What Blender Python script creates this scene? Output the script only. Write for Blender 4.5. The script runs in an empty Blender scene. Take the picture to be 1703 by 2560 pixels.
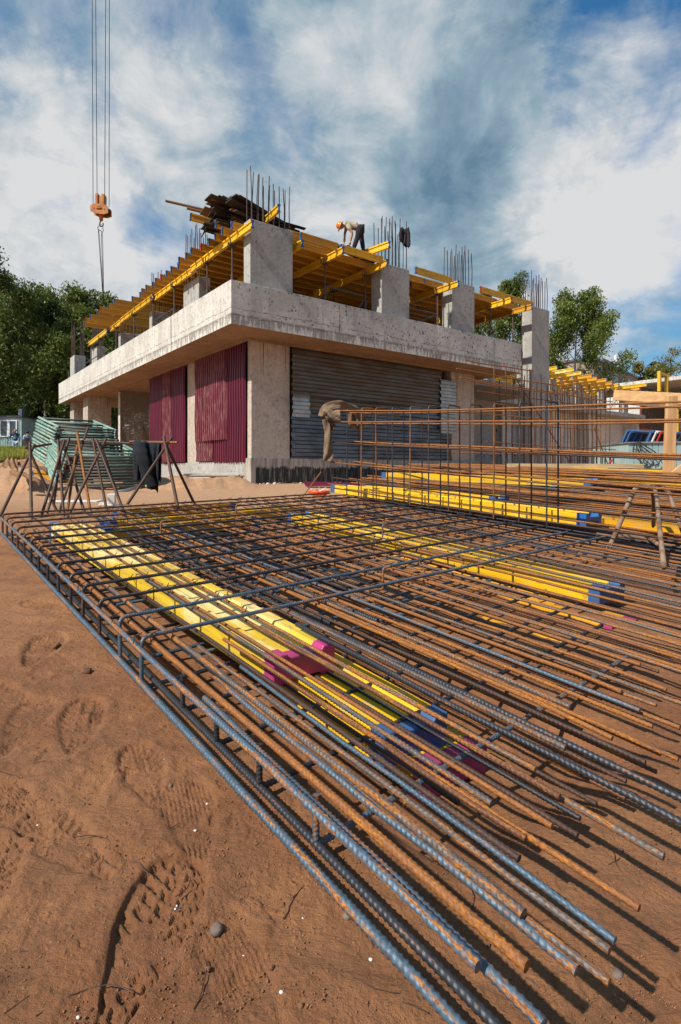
import bpy, math, random
import numpy as np
from mathutils import Vector, Matrix
random.seed(7); rng = np.random.default_rng(11)
scene = bpy.context.scene
COL = scene.collection
# ------------------------------------------------------------------ camera, sky, sun
FPX = 1416.0; HOR = 1178.0; CAMH = 0.6          # focal length and horizon row of the photograph, eye height in metres
cam_data = bpy.data.cameras.new('camera')
cam_data.sensor_fit = 'VERTICAL'; cam_data.sensor_height = 36.0
cam_data.lens = FPX / 2560 * 36
cam_data.shift_y = -102 / 2560
cam_data.clip_start = 0.05; cam_data.clip_end = 3000
cam = bpy.data.objects.new('camera', cam_data); COL.objects.link(cam)
cam.location = (0, 0, CAMH); cam.rotation_euler = (math.radians(90), 0, 0)
cam_data.dof.use_dof = False
scene.camera = cam
scene.view_settings.view_transform = 'Standard'; scene.view_settings.look = 'None'
scene.view_settings.exposure = 0.25; scene.view_settings.gamma = 1.0
SUN_EL = math.radians(44); SUN_H = Vector((-0.775, -0.632, 0)).normalized()   # towards the sun
sun_vec = Vector((SUN_H.x * math.cos(SUN_EL), SUN_H.y * math.cos(SUN_EL), math.sin(SUN_EL)))
sd = bpy.data.lights.new('sun', 'SUN'); sd.energy = 5.0; sd.angle = math.radians(1.0); sd.color = (1.0, 0.93, 0.82)
sun = bpy.data.objects.new('sun', sd); COL.objects.link(sun)
sun.rotation_euler = sun_vec.to_track_quat('Z', 'Y').to_euler(); sun.location = (-30, -30, 40)
world = bpy.data.worlds.new('World'); scene.world = world; world.use_nodes = True

class NT:
    """small helper round a node tree"""
    def __init__(s, nt): s.nt = nt
    def n(s, typ, **kw):
        nd = s.nt.nodes.new(typ)
        for k, v in kw.items():
            if k == 'i':
                for a, b in v.items():
                    nd.inputs[a].default_value = b
            else: setattr(nd, k, v)
        return nd
    def l(s, a, b): s.nt.links.new(a, b)
    def val(s, x, sock):
        if isinstance(x, (int, float)): sock.default_value = x
        elif isinstance(x, (tuple, list)): sock.default_value = tuple(x) + ((1,) if len(x) == 3 and len(sock.default_value) == 4 else ())
        else: s.l(x, sock)
    def math(s, op, a, b=0.0, c=0.0, clamp=False):
        nd = s.n('ShaderNodeMath', operation=op, use_clamp=clamp)
        for q, x in enumerate((a, b, c)): s.val(x, nd.inputs[q])
        return nd.outputs[0]
    def vm(s, op, a, b=(0, 0, 0)):
        nd = s.n('ShaderNodeVectorMath', operation=op)
        s.val(a, nd.inputs[0]); s.val(b, nd.inputs[1])
        return nd.outputs['Value'] if op in ('DOT_PRODUCT', 'LENGTH') else nd.outputs[0]
    def noise(s, vec, scale, detail=4, rough=0.55, dist=0.0, out='Fac'):
        nd = s.n('ShaderNodeTexNoise', i={'Scale': scale, 'Detail': detail, 'Roughness': rough, 'Distortion': dist})
        if vec is not None: s.l(vec, nd.inputs['Vector'])
        return nd.outputs[out]
    def voro(s, vec, scale, feature='F1', out='Distance'):
        nd = s.n('ShaderNodeTexVoronoi', feature=feature, i={'Scale': scale})
        if vec is not None: s.l(vec, nd.inputs['Vector'])
        return nd.outputs[out]
    def ramp(s, fac, lo, hi, a=0.0, b=1.0, smooth=True):
        nd = s.n('ShaderNodeMapRange', interpolation_type='SMOOTHSTEP' if smooth else 'LINEAR')
        s.val(fac, nd.inputs['Value'])
        for k, x in (('From Min', lo), ('From Max', hi), ('To Min', a), ('To Max', b)): nd.inputs[k].default_value = x
        return nd.outputs[0]
    def mix(s, f, a, b, mode='MIX'):
        nd = s.n('ShaderNodeMix', data_type='RGBA', blend_type=mode)
        s.val(f, nd.inputs[0]); s.val(a, nd.inputs[6]); s.val(b, nd.inputs[7])
        return nd.outputs[2]
    def mapping(s, vec, scale=(1, 1, 1), loc=(0, 0, 0), rot=(0, 0, 0)):
        nd = s.n('ShaderNodeMapping', i={'Scale': scale, 'Location': loc, 'Rotation': rot})
        s.l(vec, nd.inputs[0]); return nd.outputs[0]
    def sep(s, vec):
        nd = s.n('ShaderNodeSeparateXYZ'); s.l(vec, nd.inputs[0]); return nd.outputs
    def comb(s, x, y, z):
        nd = s.n('ShaderNodeCombineXYZ')
        for q, v in enumerate((x, y, z)): s.val(v, nd.inputs[q])
        return nd.outputs[0]

def sky_dir(u, v):
    return Vector(((u - 851.5) / FPX, 1, (HOR - v) / FPX)).normalized()
def build_world():
    t = NT(world.node_tree); t.nt.nodes.clear()
    out = t.n('ShaderNodeOutputWorld')
    sky = t.n('ShaderNodeTexSky', sky_type='NISHITA', sun_disc=False, sun_elevation=SUN_EL,
              sun_rotation=math.atan2(SUN_H.x, SUN_H.y), air_density=1.0, dust_density=0.6, ozone_density=2.5)
    blue = t.n('ShaderNodeBackground', i={'Strength': 0.10})
    t.l(t.mix(0.75, sky.outputs[0], (0.20, 0.92, 1.22), 'MULTIPLY'), blue.inputs[0])
    d = t.n('ShaderNodeTexCoord').outputs['Generated']
    s = t.sep(d)
    zz = t.math('ADD', t.math('MAXIMUM', s[2], 0.0), 0.28)
    pv = t.comb(t.math('DIVIDE', s[0], zz), t.math('DIVIDE', s[1], zz), 0.0)
    pv = t.vm('ADD', pv, (3.1, 1.7, 0.4))
    n1 = t.noise(pv, 1.25, 9, 0.60, 0.35)
    n2 = t.noise(pv, 3.9, 8, 0.62, 0.5)
    n3 = t.noise(t.vm('ADD', d, (4, 2, 9)), 7.0, 7, 0.6, 0.3)
    # directions wobbled by noise, so that each cloud patch gets a ragged edge
    wob = t.noise(d, 4.2, 8, 0.60, 0.0, 'Color')
    dw = t.vm('ADD', d, t.vm('MULTIPLY', t.vm('SUBTRACT', wob, (0.5, 0.5, 0.5)), (0.34, 0.34, 0.34)))
    dw = t.vm('NORMALIZE', dw)
    def patch(u, v, r0, r1, w=1.0):          # soft round patch about a direction; radii in degrees
        c = sky_dir(u, v)
        dot = t.vm('DOT_PRODUCT', dw, tuple(c))
        return t.ramp(dot, math.cos(math.radians(r1)), math.cos(math.radians(r0)), 0.0, w)
    def add(*a):
        o = a[0]
        for x in a[1:]: o = t.math('ADD', o, x)
        return o
    # density of cloud
    low = t.ramp(s[2], 0.60, 0.05, 0.04, 0.55)
    dens = add(t.ramp(n1, 0.34, 0.66, 0.0, 1.0), low, t.ramp(n2, 0.3, 0.7, -0.22, 0.22))
    dens = add(dens, patch(1190, 420, 6, 17, 0.75), patch(1130, 230, 2, 9, 0.4), patch(1000, 420, 3, 14, .35), patch(950, 110, 2, 9, 0.9), patch(1010, 40, 2, 6, 0.6), patch(900, 190, 1, 5, 0.5), patch(90, 460, 3, 11, 0.6), patch(1560, 420, 4, 13, 0.7),
               patch(1250, 250, 1, 5, 0.35), patch(480, 190, 2, 12, 0.25), patch(150, 40, 2, 10, 0.1),patch(760, 450, 3, 14, 0.4))
    dens = t.math('SUBTRACT', dens, add(patch(1590, 60, 3, 14, 0.72), patch(1350, 30, 3, 11, 0.52), patch(640, 130, 2, 9, 0.22), patch(20, 60, 4, 14, 0.30),
                                        patch(60, 560, 2, 7, .35), patch(300, 100, 2, 7, .25)))
    dens = t.math('MULTIPLY', dens, 1.0, clamp=True)
    # brightness of cloud
    br = add(t.ramp(n2, 0.28, 0.72, 0.14, 0.66), t.ramp(n1, 0.3, 0.7, 0.0, 0.22), t.ramp(n3, 0.30, 0.70, -0.20, 0.20))
    br = add(br, patch(960, 80, 2, 8, 0.28), patch(90, 440, 3, 10, 0.34), patch(1600, 430, 5, 13, 0.36), patch(1500, 560, 4, 12, .25), patch(640, 480, 4, 17, 0.26), patch(260, 620, 4, 12, 0.2), patch(1450, 700, 4, 12, .2), patch(1270, 250, 1, 5, .2))
    br = t.math('SUBTRACT', br, add(patch(1200, 400, 3, 12, 0.12), patch(1100, 260, 3, 12, 0.08), patch(1080, 560, 2, 9, 0.05), patch(700, 170, 3, 12, 0.10), patch(1560, 60, 4, 16, .18)))
    cr = t.n('ShaderNodeValToRGB'); e = cr.color_ramp.elements
    e[0].position = 0.0; e[0].color = (0.15, 0.27, 0.385, 1)
    e[1].position = 1.0; e[1].color = (0.83, 0.84, 0.85, 1)
    m = e.new(0.45); m.color = (0.34, 0.475, 0.575, 1)
    t.l(br, cr.inputs[0])
    cb = t.n('ShaderNodeBackground', i={'Strength': 0.72}); t.l(cr.outputs[0], cb.inputs[0])
    mx = t.n('ShaderNodeMixShader'); t.l(dens, mx.inputs[0]); t.l(blue.outputs[0], mx.inputs[1]); t.l(cb.outputs[0], mx.inputs[2])
    t.l(mx.outputs[0], out.inputs[0])
build_world()

# ------------------------------------------------------------------ helpers
def tag(o, label=None, cat=None, group=None, kind=None):
    if label: o['label'] = label
    if cat: o['category'] = cat
    if group: o['group'] = group
    if kind: o['kind'] = kind
    return o
def empty(name, loc=(0, 0, 0), rz=0.0, label=None, cat=None, group=None):
    o = bpy.data.objects.new(name, None); COL.objects.link(o)
    o.location = loc; o.rotation_euler = (0, 0, rz); o.empty_display_size = 0.2
    return tag(o, label, cat, group)
def link(name, me, mats, parent=None, smooth=False):
    o = bpy.data.objects.new(name, me); COL.objects.link(o)
    for m in (mats if isinstance(mats, (list, tuple)) else [mats]):
        if m and m.name not in [x.name for x in me.materials if x]: me.materials.append(m)
    if parent:
        o.parent = parent
        if parent.type == 'EMPTY' and getattr(parent, 'rotation_euler', None) is not None: pass
    if smooth: me.shade_smooth()
    return o
def np_mesh(name, V, Fq, uv=None, mi=None):
    V = np.asarray(V, dtype=np.float32); Fq = np.asarray(Fq, dtype=np.int32)
    me = bpy.data.meshes.new(name); k = Fq.shape[1]
    me.vertices.add(len(V)); me.vertices.foreach_set('co', V.ravel())
    me.loops.add(Fq.size); me.loops.foreach_set('vertex_index', Fq.ravel())
    me.polygons.add(len(Fq)); me.polygons.foreach_set('loop_start', np.arange(0, Fq.size, k, dtype=np.int32))
    me.polygons.foreach_set('loop_total', np.full(len(Fq), k, dtype=np.int32))
    if uv is not None:
        l = me.uv_layers.new(name='UVMap'); l.data.foreach_set('uv', np.asarray(uv, dtype=np.float32).ravel())
    if mi is not None: me.polygons.foreach_set('material_index', np.asarray(mi, dtype=np.int32))
    me.update(calc_edges=True); me.validate()
    return me
class MB:
    """collects shapes and links them as one mesh object"""
    def __init__(s): s.v = []; s.f = []; s.mi = []; s.m = 0
    def add(s, vs, fs):
        b = len(s.v); s.v += [tuple(x) for x in vs]
        for f in fs: s.f.append(tuple(b + i for i in f)); s.mi.append(s.m)
    def box(s, x0, x1, y0, y1, z0, z1):
        s.add([(x0, y0, z0), (x1, y0, z0), (x1, y1, z0), (x0, y1, z0), (x0, y0, z1), (x1, y0, z1), (x1, y1, z1), (x0, y1, z1)],
              [(0, 3, 2, 1), (4, 5, 6, 7), (0, 1, 5, 4), (1, 2, 6, 5), (2, 3, 7, 6), (3, 0, 4, 7)])
    def bar(s, a, b, w, h, up=(0, 0, 1), roll=0.0):
        """box beam from a to b, w wide and h high"""
        a = Vector(a); b = Vector(b); d = (b - a).normalized(); up = Vector(up)
        if abs(d.dot(up)) > 0.98: up = Vector((0, 1, 0))
        r = d.cross(up).normalized(); u = r.cross(d)
        if roll:
            q = Matrix.Rotation(roll, 3, d); r = q @ r; u = q @ u
        vs = []
        for p in (a, b):
            for i, j in ((-1, -1), (1, -1), (1, 1), (-1, 1)): vs.append(p + r * (i * w / 2) + u * (j * h / 2))
        s.add(vs, [(0, 1, 2, 3), (7, 6, 5, 4), (0, 4, 5, 1), (1, 5, 6, 2), (2, 6, 7, 3), (3, 7, 4, 0)])
    def prism(s, a, b, prof, up=(0, 0, 1)):
        """profile (list of (r,u), counter-clockwise) swept from a to b"""
        a = Vector(a); b = Vector(b); d = (b - a).normalized(); up = Vector(up)
        if abs(d.dot(up)) > 0.98: up = Vector((0, 1, 0))
        r = d.cross(up).normalized(); u = r.cross(d); n = len(prof)
        vs = [p + r * x + u * y for p in (a, b) for x, y in prof]
        fs = [(i, i + n, (i + 1) % n + n, (i + 1) % n) for i in range(n)]
        s.add(vs, fs + [tuple(range(n)), tuple(range(2 * n - 1, n - 1, -1))])
    def tube(s, pts, r, n=8, r2=None):
        pts = [Vector(p) for p in pts]; m = len(pts); vs = []; fs = []
        rr = r if isinstance(r, (list, tuple)) else [r + ((r2 if r2 is not None else r) - r) * i / (m - 1) for i in range(m)]
        d = (pts[1] - pts[0]).normalized(); up = Vector((0, 0, 1)) if abs(d.z) < 0.95 else Vector((0, 1, 0))
        x = d.cross(up).normalized()
        for i, p in enumerate(pts):
            t = (pts[min(i + 1, m - 1)] - pts[max(i - 1, 0)]).normalized()
            x = (x - t * x.dot(t)).normalized(); y = t.cross(x)
            for k in range(n):
                a = 2 * math.pi * k / n; vs.append(p + (x * math.cos(a) + y * math.sin(a)) * rr[i])
        for i in range(m - 1):
            for k in range(n):
                q = (k + 1) % n; fs.append((i * n + k, i * n + q, (i + 1) * n + q, (i + 1) * n + k))
        fs += [tuple(range(n - 1, -1, -1)), tuple(range((m - 1) * n, m * n))]
        s.add(vs, fs)
    def ball(s, c, rx, ry=None, rz=None, n=10, m=7, jit=0.0):
        ry = ry or rx; rz = rz or rx; vs = [(c[0], c[1], c[2] - rz)]; fs = []
        for i in range(1, m):
            th = math.pi * i / m
            for k in range(n):
                a = 2 * math.pi * k / n; j = 1 + random.uniform(-jit, jit)
                vs.append((c[0] + rx * j * math.sin(th) * math.cos(a), c[1] + ry * j * math.sin(th) * math.sin(a), c[2] - rz * j * math.cos(th)))
        vs.append((c[0], c[1], c[2] + rz)); e = len(vs) - 1
        for k in range(n):
            q = (k + 1) % n; fs.append((0, 1 + q, 1 + k)); fs.append((e, e - n + k, e - n + q))
            for i in range(m - 2): fs.append((1 + i * n + k, 1 + i * n + q, 1 + (i + 1) * n + q, 1 + (i + 1) * n + k))
        s.add(vs, fs)
    def build(s, name, mats, parent=None, smooth=False, bevel=0.0):
        me = bpy.data.meshes.new(name); me.from_pydata(s.v, [], s.f); me.update()
        o = link(name, me, mats, parent, smooth)
        me.polygons.foreach_set('material_index', s.mi)
        if bevel:
            m = o.modifiers.new('bevel', 'BEVEL'); m.width = bevel; m.segments = 2; m.limit_method = 'ANGLE'
        return o
S = 1703 / 1568
def at(u, v, Y):
    return Vector(((u - 851.5) / FPX * Y, Y, CAMH + (HOR - v) / FPX * Y))
def atz(u, Y, z): return Vector(((u - 851.5) / FPX * Y, Y, z))
ORD = ['first', 'second', 'third', 'fourth', 'fifth', 'sixth', 'seventh', 'eighth', 'ninth', 'tenth', 'eleventh', 'twelfth', 'thirteenth', 'fourteenth',
       'fifteenth', 'sixteenth', 'seventeenth', 'eighteenth', 'nineteenth', 'twentieth']
def rot(o_parent): pass
# ------------------------------------------------------------------ materials
def material(name, fn):
    m = bpy.data.materials.new(name); m.use_nodes = True
    t = NT(m.node_tree); b = m.node_tree.nodes['Principled BSDF']
    t.b = b; fn(t, b); return m
def objc(t): return t.n('ShaderNodeTexCoord').outputs['Object']
def rnd(t): return t.n('ShaderNodeObjectInfo').outputs['Random']
def bump(t, h, strength=0.3, dist=0.01, normal=None):
    nd = t.n('ShaderNodeBump', i={'Strength': strength, 'Distance': dist}); t.l(h, nd.inputs['Height'])
    if normal is not None: t.l(normal, nd.inputs['Normal'])
    t.l(nd.outputs[0], t.b.inputs['Normal']); return nd.outputs[0]
def simple(name, c1, c2, scale=8.0, rough=0.7, metal=0.0, bs=0.2, bd=0.004, stretch=(1, 1, 1), bscale=None, coat=0.0, vary=0.0, lo=0.35, hi=0.65):
    def fn(t, b):
        o = t.mapping(objc(t), stretch); r = rnd(t)
        o = t.vm('ADD', o, t.comb(t.math('MULTIPLY', r, 17.0), t.math('MULTIPLY', r, 5.0), t.math('MULTIPLY', r, 11.0)))
        f = t.ramp(t.noise(o, scale, 6, 0.6), lo, hi)
        c = t.mix(f, c1, c2)
        if vary:
            h = t.n('ShaderNodeHueSaturation'); t.l(c, h.inputs['Color']); t.l(t.math('ADD', t.math('MULTIPLY', r, vary), 1 - vary / 2), h.inputs['Value']); c = h.outputs[0]
        t.l(c, b.inputs['Base Color'])
        b.inputs['Roughness'].default_value = rough; b.inputs['Metallic'].default_value = metal
        if coat: b.inputs['Coat Weight'].default_value = coat
        bump(t, t.noise(o, bscale or scale * 3, 6, 0.6), bs, bd)
    return material(name, fn)
M = {}
def concrete(name, c1, c2, stain=(0.10, 0.095, 0.085), stain_amt=0.5, pores=0.6, drips=0.0, board=0.0, streak=0.5):
    def fn(t, b):
        o = objc(t); s = t.sep(o)
        n = t.noise(o, 1.3, 8, 0.65); n2 = t.noise(o, 9.0, 7, 0.65)
        c = t.mix(t.ramp(n, 0.32, 0.68), c1, c2)
        c = t.mix(t.ramp(n2, 0.40, 0.75, 0.0, 0.35), c, stain)
        # vertical weather streaks
        sv = t.noise(t.mapping(o, (7, 7, 0.45)), 1.0, 6, 0.7)
        c = t.mix(t.ramp(sv, 0.52, 0.74, 0.0, streak), c, stain)
        # pores and chipped pits
        v = t.voro(t.vm('ADD', o, t.vm('MULTIPLY', t.noise(o, 10, 3, 0.5, 0, 'Color'), (0.12, 0.12, 0.12))), 8.5)
        gate = t.ramp(t.noise(o, 1.6, 5, 0.7), 0.40, 0.56)
        side = t.ramp(s[0], 0.05, 0.30, 0.35, 1.0) if name == 'concrete_pale' else 1.0
        pit = t.math('MULTIPLY', t.math('MULTIPLY', t.ramp(v, 0.34, 0.20), gate), side)
        v2 = t.voro(o, 30.0); pit2 = t.math('MULTIPLY', t.ramp(v2, 0.22, 0.14), t.ramp(t.noise(o, 5.0, 3), 0.42, 0.6))
        pits = t.math('MAXIMUM', pit, pit2)
        c = t.mix(t.math('MULTIPLY', pits, pores), c, (0.13, 0.115, 0.10))
        h = t.math('SUBTRACT', t.math('MULTIPLY', n2, 0.5), pits)
        if drips:                                   # thin dark trickles running down from the top of the wall
            dn = t.noise(t.mapping(o, (22, 22, 0.25)), 1.0, 3, 0.5)
            top = t.ramp(s[2], 1.4, 4.2, -0.14, 0.045, False)
            lines = t.ramp(t.math('ADD', dn, top), 0.615, 0.635, 0.0, drips)
            c = t.mix(lines, c, (0.07, 0.055, 0.045))
        if name == 'concrete_pale':                 # wandering pour line and the odd tie hole
            wl = t.math('ABSOLUTE', t.math('SUBTRACT', s[2], t.math('ADD', 4.56, t.math('MULTIPLY', t.noise(o, 1.1, 8, 0.75), 0.20))))
            c = t.mix(t.math('MULTIPLY', t.ramp(wl, 0.013, 0.004), t.ramp(t.noise(o, 3.0, 3), 0.40, 0.52, 0.0, 0.8)), c, (0.08, 0.07, 0.06))
            c = t.mix(t.ramp(t.noise(t.mapping(o, (0.9, 0.9, 0.5)), 1.0, 5, 0.6), 0.52, 0.62, 0.0, 0.45), c, (0.34, 0.31, 0.27))
        if board:                                   # faint joints of the form boards
            w = t.math('FRACT', t.math('MULTIPLY', t.math('ADD', s[0], s[1]), 1.0 / board))
            c = t.mix(t.ramp(t.math('ABSOLUTE', t.math('SUBTRACT', w, 0.5)), 0.02, 0.0, 0.0, 0.45), c, stain)
        t.l(c, b.inputs['Base Color']); b.inputs['Roughness'].default_value = 0.9
        bump(t, h, 0.6, 0.02)
    return material(name, fn)
M['concrete'] = concrete('concrete_pale', (0.66, 0.635, 0.585), (0.52, 0.495, 0.45), pores=1.0)
M['concrete_col'] = concrete('concrete_column', (0.43, 0.42, 0.395), (0.33, 0.325, 0.30), stain=(0.14, 0.14, 0.13), pores=0.45, streak=0.3, board=0.62)
M['concrete_lit'] = concrete('concrete_sunlit', (0.70, 0.68, 0.64), (0.58, 0.56, 0.52), pores=0.2, streak=0.3, drips=0.3)  # sunlight on the far wing's walls is put into this paler colour
M['concrete_wall'] = concrete('concrete_wall', (0.52, 0.44, 0.37), (0.42, 0.35, 0.29), drips=0.75, pores=0.25, streak=0.25)
M['concrete_soffit_bounce'] = concrete('concrete_soffit_bounce', (0.34, 0.215, 0.13), (0.25, 0.15, 0.085), pores=0.25, streak=0.2, board=0.9)  # brown light bounced up under the slab is put into the colour
M['concrete_shade'] = concrete('concrete_shade', (0.24, 0.20, 0.165), (0.17, 0.145, 0.12), pores=0.4, board=1.2)  # shade on inner and turned-away walls is put into this darker concrete
def fn_edge(t, b):                                    # rough chipped lower edge of the slab with white laitance runs
    o = objc(t); s = t.sep(o)
    n = t.noise(t.mapping(o, (9, 9, 1.6)), 1.0, 6, 0.7); n2 = t.noise(o, 16, 6, 0.7)
    hgt = t.ramp(s[2], 4.26, 4.52, 0.0, 1.0, False)
    f = t.ramp(t.math('ADD', t.math('ADD', n, t.math('MULTIPLY', hgt, -0.10)), t.math('MULTIPLY', t.math('SUBTRACT', t.noise(o, 1.7, 5, 0.7), 0.5), 0.5)), 0.40, 0.54)
    c = t.mix(f, (0.30, 0.28, 0.25), (0.66, 0.64, 0.59))
    c = t.mix(t.ramp(n2, 0.55, 0.75, 0, 0.7), c, (0.13, 0.12, 0.105))
    line = t.ramp(t.math('ABSOLUTE', t.math('SUBTRACT', t.math('ADD', hgt, t.math('MULTIPLY', t.noise(o, 3.5, 7, 0.8), 0.9)), 1.30)), 0.06, 0.0, 0.0, 0.75)
    c = t.mix(line, c, (0.09, 0.08, 0.07))
    t.l(c, b.inputs['Base Color']); b.inputs['Roughness'].default_value = 0.95
    bump(t, t.math('ADD', n, n2), 0.8, 0.03)
M['slab_edge'] = material('slab_edge', fn_edge)
def fn_plinth(t, b):                                  # bitumen coat with dripping upper edge on a concrete plinth
    o = objc(t); s = t.sep(o)
    n = t.noise(t.mapping(o, (14, 14, 0.5)), 1.0, 5, 0.7); n1 = t.noise(o, 2.0, 4)
    edge = t.math('ADD', t.math('MULTIPLY', n, 0.34), t.math('MULTIPLY', n1, 0.18))
    f = t.ramp(t.math('SUBTRACT', t.math('ADD', s[2], edge), 0.97), 0.03, -0.03)
    blk = t.mix(t.ramp(t.noise(t.mapping(o, (18, 18, 1.2)), 1.0, 5, 0.7), 0.50, 0.66), (0.018, 0.017, 0.017), (0.24, 0.22, 0.20))
    con = t.mix(t.ramp(t.noise(t.mapping(o, (8, 8, 1)), 1.0, 6, 0.7), 0.4, 0.65), (0.42, 0.38, 0.33), (0.20, 0.17, 0.145))
    f = t.math('MULTIPLY', f, t.ramp(s[0], 1.26, 1.30))
    t.l(t.mix(f, con, blk), b.inputs['Base Color']); b.inputs['Roughness'].default_value = 0.8
    bump(t, t.noise(o, 20, 6, 0.7), 0.5, 0.02)
M['plinth'] = material('plinth', fn_plinth)

def yellow(name, base, worn, pale, amt):
    def fn(t, b):
        o = objc(t); r = rnd(t); s = t.sep(o)
        o = t.vm('ADD', o, t.comb(t.math('MULTIPLY', r, 31.0), 0.0, t.math('MULTIPLY', r, 7.0)))
        g = t.noise(t.mapping(o, (2.0, 45, 45)), 1.0, 6, 0.7)          # grain along the beam
        n = t.noise(t.mapping(o, (2.2, 6, 6)), 1.0, 6, 0.6)
        c = t.mix(t.ramp(g, 0.3, 0.7), base, tuple(x * 0.66 for x in base))
        c = t.mix(t.ramp(n, 0.62 - amt, 0.72 - amt * 0.6, 0.0, 0.9), c, pale)
        c = t.mix(t.ramp(t.noise(o, 7.0, 8, 0.8), 0.52, 0.64, 0.0, 0.75), c, worn)
        c = t.mix(t.ramp(t.noise(t.mapping(o, (9, 18, 18)), 1.0, 7, 0.85), 0.54, 0.62, 0.0, 0.6), c, (0.42, 0.34, 0.24))
        c = t.mix(t.ramp(t.noise(t.mapping(o, (2.5, 60, 60)), 1.0, 4, 0.7), 0.60, 0.70, 0.0, 0.5), c, (0.22, 0.12, 0.03))
        k = t.voro(t.mapping(o, (3, 12, 12)), 1.6)                        # knots
        c = t.mix(t.ramp(k, 0.16, 0.07, 0, 0.55), c, (0.42, 0.13, 0.01))
        h = t.n('ShaderNodeHueSaturation'); t.l(c, h.inputs['Color']); t.l(t.math('ADD', t.math('MULTIPLY', r, 0.24), 0.86), h.inputs['Value'])
        t.l(h.outputs[0], b.inputs['Base Color']); b.inputs['Roughness'].default_value = 0.5
        bump(t, g, 0.35, 0.003)
    return material(name, fn)
M['yellow'] = yellow('yellow_lacquer_shaded', (0.72, 0.34, 0.004), (0.50, 0.27, 0.04), (0.90, 0.62, 0.05), 0.0)  # lacquer in darker orange: shade on the joist undersides is in the colour
M['yellow_bright'] = yellow('yellow_beam_bright', (0.86, 0.50, 0.004), (0.36, 0.20, 0.05), (0.88, 0.62, 0.08), 0.03)
M['yellow_pale'] = yellow('yellow_beam_weathered', (0.80, 0.52, 0.03), (0.28, 0.20, 0.12), (0.84, 0.68, 0.30), 0.15)
M['blue'] = simple('blue_paint', (0.012, 0.11, 0.36), (0.05, 0.10, 0.20), 10, 0.45, bs=0.3)
M['blue_dark'] = simple('blue_grey_paint', (0.04, 0.10, 0.20), (0.06, 0.07, 0.08), 14, 0.5, bs=0.3)
M['magenta'] = simple('magenta_paint', (0.44, 0.035, 0.17), (0.27, 0.05, 0.12), 10, 0.45, bs=0.3)
M['red'] = simple('red_paint', (0.46, 0.02, 0.015), (0.22, 0.02, 0.015), 12, 0.5)

def steel(name, base, base2, rust_lo, rust_amt, rough=0.5, metal=0.35):
    """rebar: UV runs (metres along the bar, turns round it)"""
    def fn(t, b):
        uv = t.n('ShaderNodeTexCoord').outputs['UV']; r = rnd(t); s = t.sep(uv)
        ang = t.math('MULTIPLY', s[1], 6.2832)
        rr = t.math('MULTIPLY', r, 53.0)
        cv = t.comb(t.math('ADD', t.math('MULTIPLY', s[0], 55.0), rr), t.math('COSINE', ang), t.math('SINE', ang))
        big = t.noise(t.comb(t.math('ADD', t.math('MULTIPLY', s[0], 7.0), rr), t.math('MULTIPLY', t.math('COSINE', ang), 0.7), t.math('MULTIPLY', t.math('SINE', ang), 0.7)), 1.3, 5, 0.6)
        fine = t.noise(cv, 1.7, 6, 0.7)
        c = t.mix(t.ramp(fine, 0.35, 0.65), base, base2)
        f = t.math('ADD', t.math('ADD', big, t.math('MULTIPLY', t.math('SUBTRACT', fine, 0.5), 0.6)), t.math('MULTIPLY', t.math('SUBTRACT', r, 0.5), 0.14))
        rust = t.mix(t.ramp(t.noise(cv, 2.6, 5, 0.7), 0.38, 0.64), (0.13, 0.040, 0.014), (0.50, 0.185, 0.014))
        f = t.ramp(f, rust_lo, rust_lo + 0.10, 0.0, rust_amt)
        c = t.mix(f, c, rust)
        # pale dust and cement splashes
        c = t.mix(t.ramp(t.noise(cv, 2.4, 6, 0.75), 0.66, 0.72, 0, 0.45), c, (0.42, 0.36, 0.30))
        t.l(c, b.inputs['Base Color'])
        t.l(t.math('SUBTRACT', metal, t.math('MULTIPLY', f, metal)), b.inputs['Metallic'])
        t.l(t.ramp(f, 0, 1, rough, 0.8), b.inputs['Roughness'])
        bump(t, t.noise(cv, 12, 5, 0.7), 0.35, 0.001)
    return material(name, fn)
M['st_blue'] = steel('rebar_blue_grey', (0.115, 0.18, 0.24), (0.055, 0.085, 0.12), 0.545, 0.95, 0.50, 0.40)
M['st_dark'] = steel('rebar_dark', (0.055, 0.062, 0.075), (0.035, 0.036, 0.042), 0.60, 0.7, 0.42, 0.5)
M['st_mix'] = steel('rebar_mixed', (0.15, 0.135, 0.13), (0.07, 0.055, 0.05), 0.47, 0.95, 0.52, 0.35)
M['st_rust'] = steel('rebar_rusty', (0.15, 0.062, 0.032), (0.07, 0.03, 0.018), 0.44, 0.9, 0.6, 0.15)
M['st_orange'] = steel('rebar_orange', (0.30, 0.11, 0.022), (0.15, 0.058, 0.025), 0.46, 0.95, 0.6, 0.1)
M['st_brown'] = steel('rebar_brown', (0.085, 0.042, 0.027), (0.04, 0.022, 0.018), 0.56, 0.5, 0.6, 0.2)
M['pipe_green'] = simple('green_pipe_paint', (0.10, 0.25, 0.22), (0.30, 0.36, 0.28), 12, 0.5, bs=0.2, vary=0.5)
M['pipe_dark'] = simple('dark_green_pipe', (0.035, 0.075, 0.065), (0.05, 0.03, 0.02), 9, 0.6, bs=0.2, vary=0.8)
M['pipe_end'] = simple('rusty_pipe_end', (0.16, 0.08, 0.045), (0.08, 0.045, 0.03), 25, 0.8)
M['pipe_old'] = simple('old_trestle_pipe', (0.13, 0.062, 0.035), (0.27, 0.18, 0.12), 12, 0.75, bs=0.5)
M['prop'] = simple('prop_steel', (0.05, 0.09, 0.14), (0.10, 0.075, 0.05), 9, 0.55, 0.2)
M['prop_rusty'] = simple('rusty_prop_steel', (0.12, 0.07, 0.045), (0.07, 0.06, 0.06), 9, 0.65, 0.2)
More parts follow.
